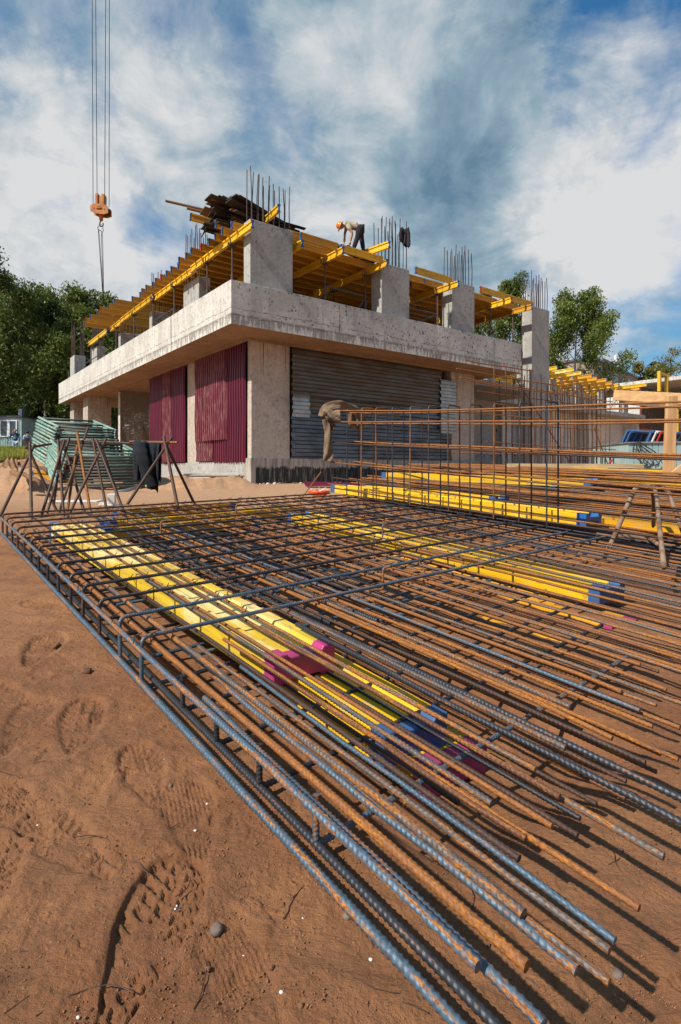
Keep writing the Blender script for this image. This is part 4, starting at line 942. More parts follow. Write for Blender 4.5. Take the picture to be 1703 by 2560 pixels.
for i, (a, ue) in enumerate((((600, 1860), 258), ((632, 1880), 258.5), ((700, 1950), 259), ((738, 1950), 259.5))):
    p0 = hp(*a); p1 = at(ue, 752, YC); rope('sling_leg', [p0, Vector(p0).lerp(p1, .5) + Vector((.004, 0, 0)), p1], .0085, sl)

# ------------------------------------------------------------------ bar trestles at the far left corner of the mat
def z2(x, y, Y): return at(x * 340 / 1568, 1020 + y * 310 / 1430, Y)
def z3(x, y, Y): return at(x * 0.3189, 600 + y * 0.3189, Y)
def stick(name, a, b, r, mat, parent):
    return under(parent, rebar(name, [a, Vector(a).lerp(b, .5), b], r, M[mat], n=8, pitch=.0135))
def toground(P):                                       # slide a foot along its leg to the ground
    return P
T = empty('bar_trestle', z2(345, 460, 4.9), 0, 'leftmost three legged trestle of rusty bars, thin bar resting across its top', 'trestle')
for a, b in (((400, 420, 4.9), (5, 1245, 4.3)), ((345, 400, 4.8), (368, 1395, 4.25)), ((290, 380, 4.9), (665, 1210, 4.9))): stick('leg', z2(*a), z2(*b), .0120, 'st_brown', T)
stick('top_bar', z2(300, 462, 4.8), z2(590, 415, 5.6), .0115, 'st_brown', T)
T = empty('bar_trestle', z2(740, 400, 5.1), 0, 'second trestle of rusty bars from the left, before the green frames', 'trestle')
for a, b in (((745, 370, 5.0), (455, 1320, 4.4)), ((670, 370, 5.0), (742, 1310, 4.5)), ((800, 350, 5.1), (500, 1360, 4.6)), ((720, 380, 5.1), (620, 1120, 5.2))): stick('leg', z2(*a), z2(*b), .0115, 'st_brown', T)
T = empty('bar_trestle', z2(930, 450, 5.3), 0, 'middle trestle with the two tallest crossing bars', 'trestle')
for a, b, mm in (((890, 280, 5.2), (1060, 1300, 4.6), 'st_rust'), ((1018, 225, 5.4), (650, 1300, 4.6), 'st_brown'), ((760, 500, 5.3), (1000, 1290, 4.8), 'st_brown'), ((900, 380, 5.3), (760, 1310, 4.7), 'st_rust')): stick('leg', z2(*a), z2(*b), .0120, mm, T)
T = empty('bar_trestle', z2(1165, 430, 5.0), 0, 'fourth trestle of rusty bars, carrying a long bar towards the dark jumper', 'trestle')
for a, b in (((1110, 365, 4.9), (1440, 1230, 4.5)), ((1225, 355, 5.0), (760, 1300, 4.4)), ((1070, 350, 5.1), (1240, 1220, 4.8)), ((1180, 470, 5.1), (1400, 1130, 5.1))): stick('leg', z2(*a), z2(*b), .0120, 'st_brown', T)
stick('top_bar', z2(720, 370, 5.3), z2(1570, 412, 5.0), .0125, 'st_brown', T)
T = empty('bar_trestle', z3(1310, 1600, 4.7), 0, 'rightmost trestle of rusty bars with the dark jumper thrown over its top bar', 'trestle')
for a, b in (((1348, 1548, 4.7), (1000, 2070, 4.4)), ((1285, 1545, 4.6), (1415, 2200, 4.05)), ((1305, 1610, 4.7), (1545, 2110, 4.9))): stick('leg', z3(*a), z3(*b), .0125, 'st_brown', T)
stick('top_bar', z3(1020, 1582, 4.75), z3(1392, 1590, 4.6), .0115, 'st_rust', T)
# ------------------------------------------------------------------ cloths
def cloth_grid(fn, nu, nv, thick=0.008):
    """fn(s,t)->point; makes a closed thin cloth"""
    P = [[Vector(fn(i / nu, j / nv)) for j in range(nv + 1)] for i in range(nu + 1)]
    N = [[None] * (nv + 1) for _ in range(nu + 1)]
    for i in range(nu + 1):
        for j in range(nv + 1):
            a = P[min(i + 1, nu)][j] - P[max(i - 1, 0)][j]; b = P[i][min(j + 1, nv)] - P[i][max(j - 1, 0)]
            n = a.cross(b); N[i][j] = n.normalized() if n.length > 1e-9 else Vector((0, 0, 1))
    vs = [P[i][j] + N[i][j] * thick / 2 for i in range(nu + 1) for j in range(nv + 1)] + [P[i][j] - N[i][j] * thick / 2 for i in range(nu + 1) for j in range(nv + 1)]
    K = (nu + 1) * (nv + 1); w = nv + 1; fs = []
    for i in range(nu):
        for j in range(nv):
            a = i * w + j; fs.append((a, a + 1, a + w + 1, a + w)); fs.append((a + K, a + w + K, a + w + 1 + K, a + 1 + K))
    for j in range(nv): fs.append((j, j + K, j + 1 + K, j + 1)); a = nu * w + j; fs.append((a, a + 1, a + 1 + K, a + K))
    for i in range(nu): a = i * w; fs.append((a, a + w, a + w + K, a + K)); a += nv; fs.append((a, a + K, a + w + K, a + w))
    return vs, fs
def cloth(name, fns, mat, label, cat):
    m = MB()
    for fn, nu, nv in fns: vs, fs = cloth_grid(fn, nu, nv); m.add(vs, fs)
    o = m.build(name, mat, smooth=True); md = o.modifiers.new('sub', 'SUBSURF'); md.levels = md.render_levels = 1
    return tag(o, label, cat)
# dark jumper over the top bar of the trestle
A = z3(1052, 1580, 4.72); B = z3(1258, 1580, 4.66)
def jumper(hl, hr, seed):
    def fn(s, t):                                      # s across, t: 0 bottom front .. .5 over the bar .. 1 bottom back
        drop = hl + (hr - hl) * s ** 1.5 + 0.018 * math.sin(s * 11 + seed)
        k = abs(t - .5) * 2; sg = -1 if t < .5 else 1
        z = -drop * k * (1 if sg < 0 else .8) + .014 * (1 - k) ** 4; d = sg * (0.016 + .020 * min(1, k * 3))
        fold = (0.012 * math.sin(s * 21 + seed + k * 1.5) + .006 * math.sin(s * 43 + k * 4)) * (0.3 + k)
        return A.lerp(B, -0.04 + 1.04 * s + (.10 - .12 * s) * k) + Vector((0, d + fold, z))
    return fn
cloth('jumper', [(jumper(.31, .44, 1.0), 36, 28)], M['cloth_navy'], 'dark navy jumper hung over the top bar of the rightmost bar trestle', 'jumper')
def sleeve(p0, p1, r0, r1, bend, n=10, seed=0):
    p0, p1 = Vector(p0), Vector(p1)
    def fn(s, t):
        c = p0.lerp(p1, t) + Vector(bend) * math.sin(t * math.pi); a = s * 2 * math.pi; r = (r0 + (r1 - r0) * t) * (1 + .22 * math.sin(3 * a + seed + t * 9) + .12 * math.sin(t * 31 + a))
        ax = (p1 - p0).normalized(); x = ax.cross(Vector((0, 1, 0.1))).normalized(); y = ax.cross(x)
        return c + x * (math.cos(a) * r) + y * (math.sin(a) * r * .55)
    return fn
J2 = cloth('jumper_sleeve', [(sleeve(z3(1110, 1600, 4.66), z3(1205, 1940, 4.60), .055, .035, (-.02, -.03, 0), seed=4), 14, 16)], M['cloth_navy'], None, None)
J2.parent = bpy.data.objects['jumper']
# ------------------------------------------------------------------ stack of green scaffold frames
GF = 'green scaffold frames heaped on the left'
def gframe(a, b, c, d, label):
    """a far-left, b near-left, c near-right, d far-right corners"""
    a, b, c, d = map(Vector, (a, b, c, d)); e = empty('scaffold_bay', b, 0, label, 'scaffold frame', GF)
    for n_, (p, q, r) in (('end_tube', (a, b, .026)), ('end_tube', (d, c, .026)), ('side_tube', (a, d, .021)), ('side_tube', (b, c, .021)), ('side_tube', (a.lerp(b, .5), d.lerp(c, .5), .017))):
        m = MB(); x = (q - p).normalized() * .06 if n_ == 'end_tube' else Vector(); m.tube([p - x, q + x], r, 8); under(e, m.build(n_, M['pipe_green' if n_ == 'end_tube' or random.random() < .15 else 'pipe_dark'], smooth=True))
    for p, q in ((a, b), (b, a), (d, c), (c, d)): x = (q - p).normalized(); m = MB(); m.tube([q + x * .058, q + x * .075], .0285, 8); under(e, m.build('tube_end', M['pipe_end']))
n1 = 13
for i in range(n1):
    t = i / (n1 - 1); j = random.uniform(-6, 6) * 1.5
    gframe(z2(455 - 95 * t + j, 115 + 420 * t, 12.0), z2(665 - 135 * t + j, 215 + 440 * t, 11.3), z2(1325 + 30 * t + j, 258 + 330 * t, 11.4), z2(1080 + 20 * t + j, 155 + 330 * t, 12.2),
           'green frame on top of the heap' if i == 0 else '%s green frame from the top of the rear stack' % ORD[i])
for i in range(11):
    t = i / 10; j = random.uniform(-6, 6) * 1.5
    gframe(z2(590 - 50 * t + j, 380 + 290 * t, 11.0), z2(775 - 130 * t + j, 560 + 370 * t - 20 * (t > .9), 10.3), z2(1680 + 10 * t + j, 570 + 330 * t, 10.4), z2(1420 + 40 * t + j, 430 + 330 * t, 11.0),
           '%s green frame from the top of the front stack' % ORD[i])
make_beam(z2(370, 775, 11.6), z2(1080, 830, 11.6), 'yellow beam lying under the green frames', None, 'yellow', ('blue', 'blue'))
make_beam(z2(700, 770, 11.9), z2(1360, 770, 11.9), 'yellow beam behind the green frames', None, 'yellow', ('blue', 'blue'))
# cardboard and sheets on the left mound
def bent_sheet(name, P, mat, label, cat, bendz=.1):
    a, b, c, d = map(Vector, P)
    def fn(s, t): return a.lerp(b, s).lerp(d.lerp(c, s), t) + Vector((0, 0, bendz * math.sin(s * 3.14) * (1 - .5 * t) + .02 * math.sin(s * 17 + t * 5)))
    o = cloth(name, [(fn, 14, 8)], mat, label, cat); o.modifiers.clear(); return o
bent_sheet('wrapping_board', (z2(0, 690, 8.5), z2(210, 720, 8.3), z2(200, 600, 9.0), z2(70, 590, 9.1)), M['card'], 'crumpled brown wrapping board standing up on the left heap of sand', 'wrapping board', .03)
bent_sheet('wrapping_board', (z2(195, 700, 8.5), z2(560, 760, 8.7), z2(545, 700, 9.2), z2(200, 615, 9.0)), M['card'], 'long curved brown board lying behind the leftmost trestle', 'wrapping board', .06)
bent_sheet('wrapping_board', (z2(110, 780, 7.9), z2(480, 900, 7.7), z2(440, 830, 8.1), z2(105, 715, 8.2)), M['card'], 'pale brown offcut sloping down the left heap', 'wrapping board', .05)
board(z2(-60, 1150, 6.6), z2(135, 1125, 6.6), .06, .02, M['galv_new'], 'short grey strip of metal on the sand at the left picture edge', None, 'metal_strip', cat='metal strip')
# grey tube on the ground
m = MB(); m.tube([z3(650, 2015, 9.1) , z3(860, 1995, 9.4), z3(1100, 1935, 9.8)], .028, 10); tag(m.build('grey_tube', M['galv_new'], smooth=True), 'long grey tube lying on the sand behind the bar trestles', 'tube')
# white blocks and offcuts behind the mat
for (u, v, Y, w, h, l) in ((1290, 1190, 5.9, .075, .13, 'upright white block behind the fourth trestle'), (1210, 1195, 6.0, .10, .035, 'low white block left of the upright one')):
    P = z2(u, v, Y); g = gz(P.x, P.y); m = MB(); m.box(-w / 2, w / 2, -.05, .05, 0, h + max(0, P.z - g)); m.box(-w / 2 - .01, w / 2 + .01, -.06, .06, 0, .02); o = m.build('white_block', M['white'], bevel=.008); o.location = (P.x, P.y, g - .01); o.rotation_euler.z = .3; tag(o, l, 'block')
def slabsheet(x, y, Y, w, d, l, rz=.2):
    P = z2(x, y, Y); m = MB(); m.box(-w / 2, w / 2, -d / 2, d / 2, 0, .012); o = m.build('white_sheet', M['white'], bevel=.003); o.location = (P.x, P.y, gz(P.x, P.y) + .004); o.rotation_euler.z = rz; tag(o, l, 'sheet')
slabsheet(860, 1135, 6.5, .55, .35, 'flat white offcut of board on the sand behind the trestles')
# pallet with boards by the plinth
def ground_pt(u, Y): x = (u - 851.5) / FPX * Y; return Vector((x, Y, gz(x, Y)))
pe = ground_pt(530, 13.6); pal = empty('pallet', pe, .12, 'low wooden pallet beside the maroon sheets, carrying white boards', 'pallet')
for k in range(5): m = MB(); m.box(-.75, .75, -.4 + k * .18, -.28 + k * .18, .22, .245); m.build('deck_board', M['plank'], pal)
for x in (-.7, 0, .62): m = MB(); m.box(x, x + .1, -.4, .44, .0, .219); m.build('bearer', M['plank'], pal)
for k in range(3):
    m = MB(); m.box(-.55, .85, -.3, .3, 0, .018); o = m.build('white_board', M['white'], bevel=.002); o.location = pe + Vector((.04 * k - .2, 0.02 * k, .25 + .022 * k)); o.rotation_euler.z = .12 + .06 * k
    tag(o, ['lowest white board on the pallet', 'middle white board on the pallet', 'top white board on the pallet'][k], 'board', 'white boards on the pallet')
# orange basin with white ties, thin rod
P = ground_pt(797, 7.6); m = MB(); n = 20; prof = [(.0, .0), (.10, .0), (.135, .03), (.16, .062), (.152, .062), (.128, .032), (.095, .008), (0, .008)]
vs = [(r * math.cos(2 * math.pi * k / n), r * .8 * math.sin(2 * math.pi * k / n), z) for r, z in prof for k in range(n)]
m.add(vs, [(i * n + k, i * n + (k + 1) % n, (i + 1) * n + (k + 1) % n, (i + 1) * n + k) for i in range(len(prof) - 1) for k in range(n)])
o = m.build('orange_basin', M['orange_plastic'], smooth=True); o.location = P + Vector((0, 0, .03)); tag(o, 'shallow orange plastic basin on the sand behind the mat', 'basin')
m = MB()
for k in range(9): a = random.uniform(0, 6.28); m.tube([(0, 0, .05), (.07 * math.cos(a), .05 * math.sin(a), .085), (.13 * math.cos(a), .1 * math.sin(a), .10 + random.uniform(-.04, .02))], .004, 5)
o = m.build('white_ties', M['white_pvc']); o.location = P + Vector((0.0, 0, .03)); tag(o, 'bundle of white plastic ties in the orange basin', 'cable ties')
a = ground_pt(750, 6.9); rebar_o = rebar('thin_rod', [a + Vector((0, 0, .0)), at(803, 1180, 7.3)], .007, M['st_rust']); tag(rebar_o, 'thin rusty rod leaning up to the right behind the mat', 'rod')
# tan cloth thrown over the near end of the cage
cA = at(836, 1024, 5.42); zt = cA.z
def zc(x, y, Y): return at(780 + x * 180 / 1568, 970 + y * 210 / 1829, Y)
def band(pts, w0, w1, Y, seed, amp=.014):
    P = [zc(x, y, Y + dy) for x, y, dy in pts]
    def fn(s, t):
        f = t * (len(P) - 1); i = min(int(f), len(P) - 2); k = f - i; k = k * k * (3 - 2 * k) * .5 + k * .5; c = P[i].lerp(P[i + 1], k)
        d = (P[min(i + 1, len(P) - 1)] - P[i]).normalized(); x = d.cross(Vector((0, 1, 0))).normalized(); a = s * 2 * math.pi; r = (w0 + (w1 - w0) * t) * (1 + .25 * math.sin(2 * a + seed + 6 * t) + .16 * math.sin(5 * a + 11 * t + seed) + .08 * math.sin(9 * a - 17 * t))
        return c + x * (math.cos(a) * r) + Vector((0, math.sin(a) * r * .6 + amp * math.sin(9 * t + a * 2 + seed), 0))
    return (fn, 30, 34)
cl = cloth('tan_cloth', [band([(250, 640, -.05), (300, 480, -.06), (430, 400, -.07), (620, 365, -.05), (800, 420, .03), (960, 470, .12), (1080, 640, .18), (1090, 820, .2)], .038, .040, 5.36, 1),
      band([(620, 590, -.12), (480, 600, -.10), (350, 560, -.08), (280, 600, -.05)], .040, .046, 5.34, 2),
      band([(300, 680, -.05), (340, 900, -.07), (360, 1200, -.07), (370, 1460, -.07), (345, 1590, -.07)], .030, .036, 5.36, 3),
      band([(380, 720, -.04), (450, 820, -.05), (430, 930, -.05)], .035, .012, 5.38, 5),
      band([(830, 560, .14), (870, 740, .16), (1010, 850, .2), (1130, 840, .2)], .030, .034, 5.4, 6)], M['cloth_tan'], 'tan scarf like cloth thrown over the near left end of the upright bar cage', 'cloth')
# ------------------------------------------------------------------ site cabin, fence, car, tyres, pole at the far left
YB = 38.0
cb = empty('site_cabin', ground_pt(10, YB), 0, 'grey blue site cabin with a white framed window at the left picture edge', 'site cabin')
x0, x1 = at(-60, 0, YB).x, at(54, 0, YB).x; zt = at(0, 1043, YB).z; zb = ground_pt(10, YB).z
corr = []
m = MB(); m.box(x0, x1, YB, YB + 2.4, zb, zt)
xx = x0
while xx < x1 - .1: m.box(xx, xx + .05, YB - .02, YB - .001, zb + .05, zt - .12); xx += .16
under(cb, m.build('wall', M['teal']))
m = MB(); m.box(x0 - .1, x1 + .1, YB - .12, YB + 2.5, zt + .001, zt + .10); under(cb, m.build('roof', M['galv']))
wx0, wx1, wz0, wz1 = at(4, 0, YB).x, at(41, 0, YB).x, at(0, 1090, YB).z, at(0, 1053, YB).z
m = MB(); f = .07
for a, b, c, d in ((wx0 - f, wx1 + f, wz0 - f, wz0), (wx0 - f, wx1 + f, wz1, wz1 + f), (wx0 - f, wx0, wz0, wz1), (wx1, wx1 + f, wz0, wz1), ((wx0 + wx1) / 2 - .09, (wx0 + wx1) / 2 + .09, wz0, wz1)): m.box(a, b, YB - .07, YB - .021, c, d)
w_ = under(cb, m.build('window_frame', M['white_pvc'])); m = MB(); m.box(wx0 + .002, wx1 - .002, YB - .04, YB - .022, wz0 + .002, wz1 - .002); m.build('pane', M['glass'], w_)
fz = empty('sheet_fence', ground_pt(75, 42), 0, 'low pale ribbed metal fence right of the cabin', 'fence')
m = MB(); a = at(50, 0, 42).x; b = at(210, 0, 42).x; z0 = at(0, 1140, 42).z; z1 = at(0, 1074, 42).z
zz = z0
while zz < z1: m.box(a, b, 42, 42.03, zz, zz + .10); m.box(a, b, 42.01, 42.04, zz + .10, zz + .16); zz += .16
under(fz, m.build('fence_sheet', M['galv_new'])); m = MB(); [m.box(a + k * 1.5, a + k * 1.5 + .08, 42.05, 42.13, z0, z1 + .05) for k in range(4)]; under(fz, m.build('post', M['galv']))
# car
cz = ground_pt(52, 39.5).z; car = empty('parked_car', Vector((at(50, 0, 39.5).x, 39.5, cz)), 0, 'dark car parked behind the two men, mostly hidden', 'car')
cx = at(50, 0, 39.5).x
m = MB(); prof = [(-2.0, .25), (1.9, .25), (2.05, .55), (1.95, .85), (1.1, .95), (.45, 1.40), (-1.0, 1.42), (-1.75, .98), (-2.05, .85)]
m.add([(cx + a * .75, 39.5 + y, cz + b) for y in (0, 1.6) for a, b in prof], [tuple(range(9)), tuple(range(17, 8, -1))] + [(i, i + 9, (i + 1) % 9 + 9, (i + 1) % 9) for i in range(9)]); under(car, m.build('body', M['car_paint'], bevel=.05))
m = MB(); m.add([(cx + a * .75, 39.49, cz + b) for a, b in ((-1.5, .98), (.95, .98), (.42, 1.33), (-.95, 1.35))], [(0, 1, 2, 3)]); m.add([(cx + a * .75, 39.47, cz + b) for a, b in ((-1.5, .98), (.95, .98), (.42, 1.33), (-.95, 1.35))], [(0, 1, 2, 3)]); under(car, m.build('side_window', M['glass']))
for wx in (-1.0, .98):
    m = MB(); m.tube([(cx + wx, 39.44, cz + .3), (cx + wx, 39.66, cz + .3)], .31, 18); wh = under(car, m.build('wheel', M['black'])); m = MB(); m.tube([(cx + wx, 39.425, cz + .3), (cx + wx, 39.439, cz + .3)], .19, 14); m.build('rim', M['galv_new'], wh)
def tyre(u, Y, r, l, k=0):
    P = ground_pt(u, Y); m = MB(); n = 20; vs = []; 
    for i in range(n):
        a = 2 * math.pi * i / n
        for j in range(8): b = 2 * math.pi * j / 8; vs.append(((r - .11 + .11 * math.cos(b)) * math.cos(a), (r - .11 + .11 * math.cos(b)) * math.sin(a), .11 + .11 * math.sin(b) + k * .21))
    m.add(vs, [(i * 8 + j, ((i + 1) % n) * 8 + j, ((i + 1) % n) * 8 + (j + 1) % 8, i * 8 + (j + 1) % 8) for i in range(n) for j in range(8)]); o = m.build('old_tyre', M['black'], smooth=True); o.location = P; tag(o, l, 'tyre')
tyre(14, 36.5, .62, 'bottom one of two large tyres lying in the grass under the cabin window'); tyre(14, 36.5, .60, 'top one of two large tyres lying in the grass under the cabin window', 1)
pl = empty('light_pole', ground_pt(60, 40), 0, 'thin grey pole with a white lamp right of the cabin roof', 'pole')
a = ground_pt(60, 40); m = MB(); m.tube([a, (a.x, a.y, at(0, 1007, 40).z)], .05, 8); under(pl, m.build('pole', M['galv']))
b = at(53, 1033, 40); m = MB(); m.box(b.x - .12, b.x + .10, 39.85, 39.99, b.z - .5, b.z + .3); under(pl, m.build('lamp_box', M['white_pvc'], bevel=.02))
# overhead wires
for l, (a, b) in (('upper thin cable sagging over the cabin', ((-30, 1010), (60, 1040))), ('lower thin cable running from the pole to the building', ((60, 1036), (260, 1030)))):
    P, Q = at(*a, 40), at(*b, 40); m = MB(); m.tube([P.lerp(Q, t) - Vector((0, 0, .5 * 4 * t * (1 - t))) for t in np.linspace(0, 1, 12)], .02, 5); tag(m.build('overhead_cable', M['cable']), l, 'cable')
# ------------------------------------------------------------------ bar stacks and beams behind the cage
GR = 'loose bars stacked behind the cage'
_rb = {}
def loose(p, q0, q1, h, yaw, r, mt, label='rusty bar in the wide stack of loose bars behind the upright cage', group=GR, name='rebar'):
    L = abs(q1 - q0); k = (round(L * 2) / 2, r, mt, random.randrange(3))
    if k not in _rb:
        me = bar_mesh('rebar', [(0, 0, 0), (k[0] * .3, 0.01 * random.uniform(-1, 1), 0), (k[0] * .7, .012 * random.uniform(-1, 1), -.006), (k[0], 0, 0)], r, n=7, ribs=False); me.shade_smooth(); me.materials.append(M[mt]); _rb[k] = me
    o = bpy.data.objects.new(name, _rb[k]); COL.objects.link(o)
    a = mp(p, q0, 0); b = mp(p + yaw, q1, 0); a.z = gz(a.x, a.y) + h; b.z = gz(b.x, b.y) + h + random.uniform(-.03, .03)
    o.matrix_world = frame(a, b); return tag(o, label, 'steel bar', group)
STY = ['st_rust', 'st_orange', 'st_rust', 'st_mix', 'st_brown', 'st_dark', 'st_brown', 'st_mix', 'st_rust']
def pile(n, p0, p1, q0, q1, h0, h1, label, group, yaw=.2, st=STY):
    for i in range(n):
        p = random.uniform(p0, p1); loose(p, q1 + random.uniform(-.7, .3), q0 + random.uniform(-.8, .8), random.uniform(h0, h1), random.uniform(-yaw, yaw), random.choice((.006, .008, .009)), random.choice(st), label, group)
pile(26, 3.15, 3.75, -2.2, 3.0, .02, .13, 'rusty bar in the low stack of loose bars nearest behind the cage', 'low stack of bars nearest behind the cage', .15)
pile(60, 3.8, 5.0, -2.0, 3.9, .10, .30, 'rusty bar in the middle stack of loose bars behind the cage', 'middle stack of loose bars', .25)
pile(85, 5.0, 6.7, -1.6, 4.2, .14, .46, 'rusty bar in the farthest and highest stack of loose bars', 'far stack of loose bars', .45)
pile(26, 4.4, 7.2, -3.4, -.2, .02, .16, 'rusty bar lying low at the right picture edge behind the pipe trestle', 'bars lying low at the right edge', .5)
pile(7, 2.92, 3.1, -2.0, 2.8, .05, .16, 'dark bar lying just behind the foot of the cage', 'bars at the foot of the cage', .05, ['st_dark', 'st_brown'])
def rbeam(p, q0, q1, h, yaw, label, ym='yellow_bright', caps=('blue', 'blue'), roll=math.pi / 2):
    a = mp(p, q1, 0); b = mp(p + yaw, q0, 0); a.z = gz(a.x, a.y) + h; b.z = gz(b.x, b.y) + h
    return make_beam(a, b, label, 'yellow beams among the bar stacks', ym, caps, roll, .07)
rbeam(3.22, 0.30, 3.15, .17, .0, 'bright yellow beam just behind the cage with striped bar shadows on its side', 'yellow_bright')
rbeam(3.55, -.45, 2.6, .11, .02, 'shaded yellow beam with a dark blue end low behind the cage foot', 'yellow')
rbeam(3.72, 1.4, 3.4, .15, .02, 'yellow beam lying behind the striped one', 'yellow_bright')
rbeam(4.1, -.15, 3.3, .07, .05, 'yellow beam with a red end under the middle bar stack', 'yellow', ('blue', 'red'))
rbeam(4.75, 1.5, 3.9, .20, .05, 'pale yellow beam lying on the middle bar stack', 'yellow_pale')
rbeam(5.0, -1.2, 1.8, .13, .05, 'yellow beam with a blue end right of the red ended one', 'yellow_bright')
rbeam(5.6, 1.6, 3.9, .27, -.1, 'yellow beam on top of the far bar stack', 'yellow_bright')
rbeam(6.3, -1.2, .6, .16, -.1, 'yellow beam at the right end of the far bar stack', 'yellow_bright')
rbeam(5.9, 2.2, 4.4, .18, .1, 'pale beam with light blue ends at the left end of the far stack', 'yellow_pale')
rbeam(4.4, 1.0, 3.6, .30, .3, 'yellow beam lying askew on top of the middle bar stack', 'yellow_bright')
rbeam(5.2, -.3, 2.2, .33, -.2, 'yellow beam half buried on the right of the far bar stack', 'yellow_bright', ('red', 'blue'))
rbeam(5.9, .3, 2.6, .38, .1, 'yellow beam near the top of the far bar stack, below the long timber', 'yellow_bright')
pile(24, 4.2, 6.4, -1.4, 3.6, .34, .46, 'rusty bar lying loose over the yellow beams on top of the stacks', 'bars lying over the yellow beams', .5)
# long trimmed timber on top of the stacks
e = board(at(1268, 1170, 6.9), at(1604, 1171, 6.75), .14, .105, M['timber_pale'], 'long thick weathered timber lying on top of the bar stacks', None, name='timber', cat='timber'); e.data.materials[0] = M['timber_pale']
board(at(1262, 1187, 6.7), at(1330, 1166, 7.4), .10, .05, M['yellow_pale'], 'short yellowish timber crossing under the left end of the long thick timber', None, name='timber', cat='timber')
# low ladder-like beam cage lying on the stack
bc = empty('beam_cage', at(1190, 1140, 11.0), 0, 'long low cage of bars with square stirrups lying behind the bar stacks', 'rebar cage')
a0 = at(1165, 1131, 11.5); a1 = at(1545, 1141, 10.6); dz = .26
for k in range(19):
    c = a0.lerp(a1, (k + .5) / 19); y = Vector((0.05, .22, 0)); o = rebar('stirrup', corner([c, c + y, c + y - Vector((0, 0, dz)), c - Vector((0, 0, dz)), c], .02), .011, M['st_dark'], ribs=False, n=6); under(bc, o)
for dd in (Vector(), Vector((.05, .22, 0)), Vector((0, 0, -dz)), Vector((.05, .22, -dz))):
    o = rebar('long_bar', [a0 + dd - Vector((.3, 0, 0)), a0.lerp(a1, .5) + dd, a1 + dd], .010, M['st_rust'], ribs=False, n=6); under(bc, o)
# standing wall cage
WC = Vector((2.74, 9.1, 0)); wd = Vector((0.7995, 0.6008, 0)); wn = Vector((-.6008, .7995, 0))
wc = empty('wall_cage', WC + Vector((0, 0, .25)), 0, 'tall two sided wall cage of vertical and level bars standing before the right column', 'rebar cage')
for s_ in (0, 1):
    for k in range(21):
        b = WC + wd * (0.16 * k - .12 + .05 * s_) + wn * (.28 * s_); t = 2.12 + random.uniform(-.05, .2)
        o = rebar('vertical_bar', [b + Vector((0, 0, .24)), b + Vector((random.uniform(-.01, .01), 0, 1.2)), b + Vector((random.uniform(-.02, .02), 0, t))], .0075, M[random.choice(STY)], ribs=False, n=6); under(wc, o)
for s_, zz, x0, x1 in ((0, 2.10, -1.3, 3.2), (0, 1.95, -1.0, 3.2), (1, 2.05, -.9, 3.3), (1, 1.88, -.5, 3.1), (0, 1.48, -1.2, 1.2), (1, 1.40, -.8, 3.2), (0, 1.05, -.6, 3.3), (1, .98, -1.0, 3.3), (0, .70, -1.3, 3.1), (1, .62, -1.3, 3.0), (0, 2.25, -1.1, 0.6)):
    b = WC + wn * (.28 * s_) - Vector((0, .012, 0)); o = rebar('level_bar', wavy(b + wd * x0 + Vector((0, 0, zz)), b + wd * x1 + Vector((0, 0, zz + random.uniform(-.03, .03))), .01, .006), .0095, M['st_orange' if x0 < -.7 else 'st_rust'], ribs=False, n=6); under(wc, o)
for a, b in (((.1, 2.1), (2.2, .3)), ((2.5, 1.4), (3.3, .3))):
    o = rebar('diagonal_bar', [WC + wd * a[0] + Vector((0, -.03, a[1])), WC + wd * b[0] + Vector((0, -.03, b[1]))], .010, M['st_rust'], ribs=False, n=6); under(wc, o)
# purple sheet lying at the plinth
corr_sheet('corrugated_sheet', Vector((-.75, 12.2, .27)), Vector((1, 0.12, 0)).normalized(), Vector((-.12, 1, 0.06)).normalized(), 3.2, .9, .15, .035, M['maroon'], ez, 0, False, 'dark maroon corrugated sheet lying flat on the ground before the plinth', 'corrugated sheet')
# ------------------------------------------------------------------ pipe trestle at the right
def z7(x, y, Y): return at(1180 + x * 523 / 1568, 1060 + y * 360 / 1079, Y)
pt = empty('pipe_trestle', z7(1330, 480, 3.5), 0, 'worn pipe trestle with bent over legs standing at the right picture edge', 'trestle')
def pleg(name, pts, r=.014):
    m = MB(); m.tube([z7(*p) for p in pts], r, 9); return under(pt, m.build(name, M['pipe_old'], smooth=True))
pleg('leg', [(1325, 470, 3.45), (1255, 472, 3.45), (1222, 490, 3.44), (1195, 540, 3.42), (1085, 800, 3.35), (990, 1010, 3.25)])
pleg('leg', [(1330, 475, 3.5), (1352, 490, 3.5), (1362, 560, 3.6), (1360, 700, 3.75), (1362, 790, 3.8)], .013)
pleg('leg', [(1335, 470, 3.4), (1370, 480, 3.38), (1388, 560, 3.3), (1405, 760, 3.0), (1440, 1075, 2.55)], .012)
pleg('leg', [(1380, 482, 3.45), (1440, 482, 3.4), (1475, 510, 3.38), (1520, 640, 3.3), (1600, 860, 3.15)], .013)
pleg('cross_tube', [(1080, 835, 3.34), (1230, 850, 3.4), (1320, 860, 3.4), (1350, 870, 3.35), (1395, 900, 3.05)], .012)
pleg('top_tube', [(1250, 470, 3.46), (1320, 466, 3.45), (1430, 482, 3.42)], .014)
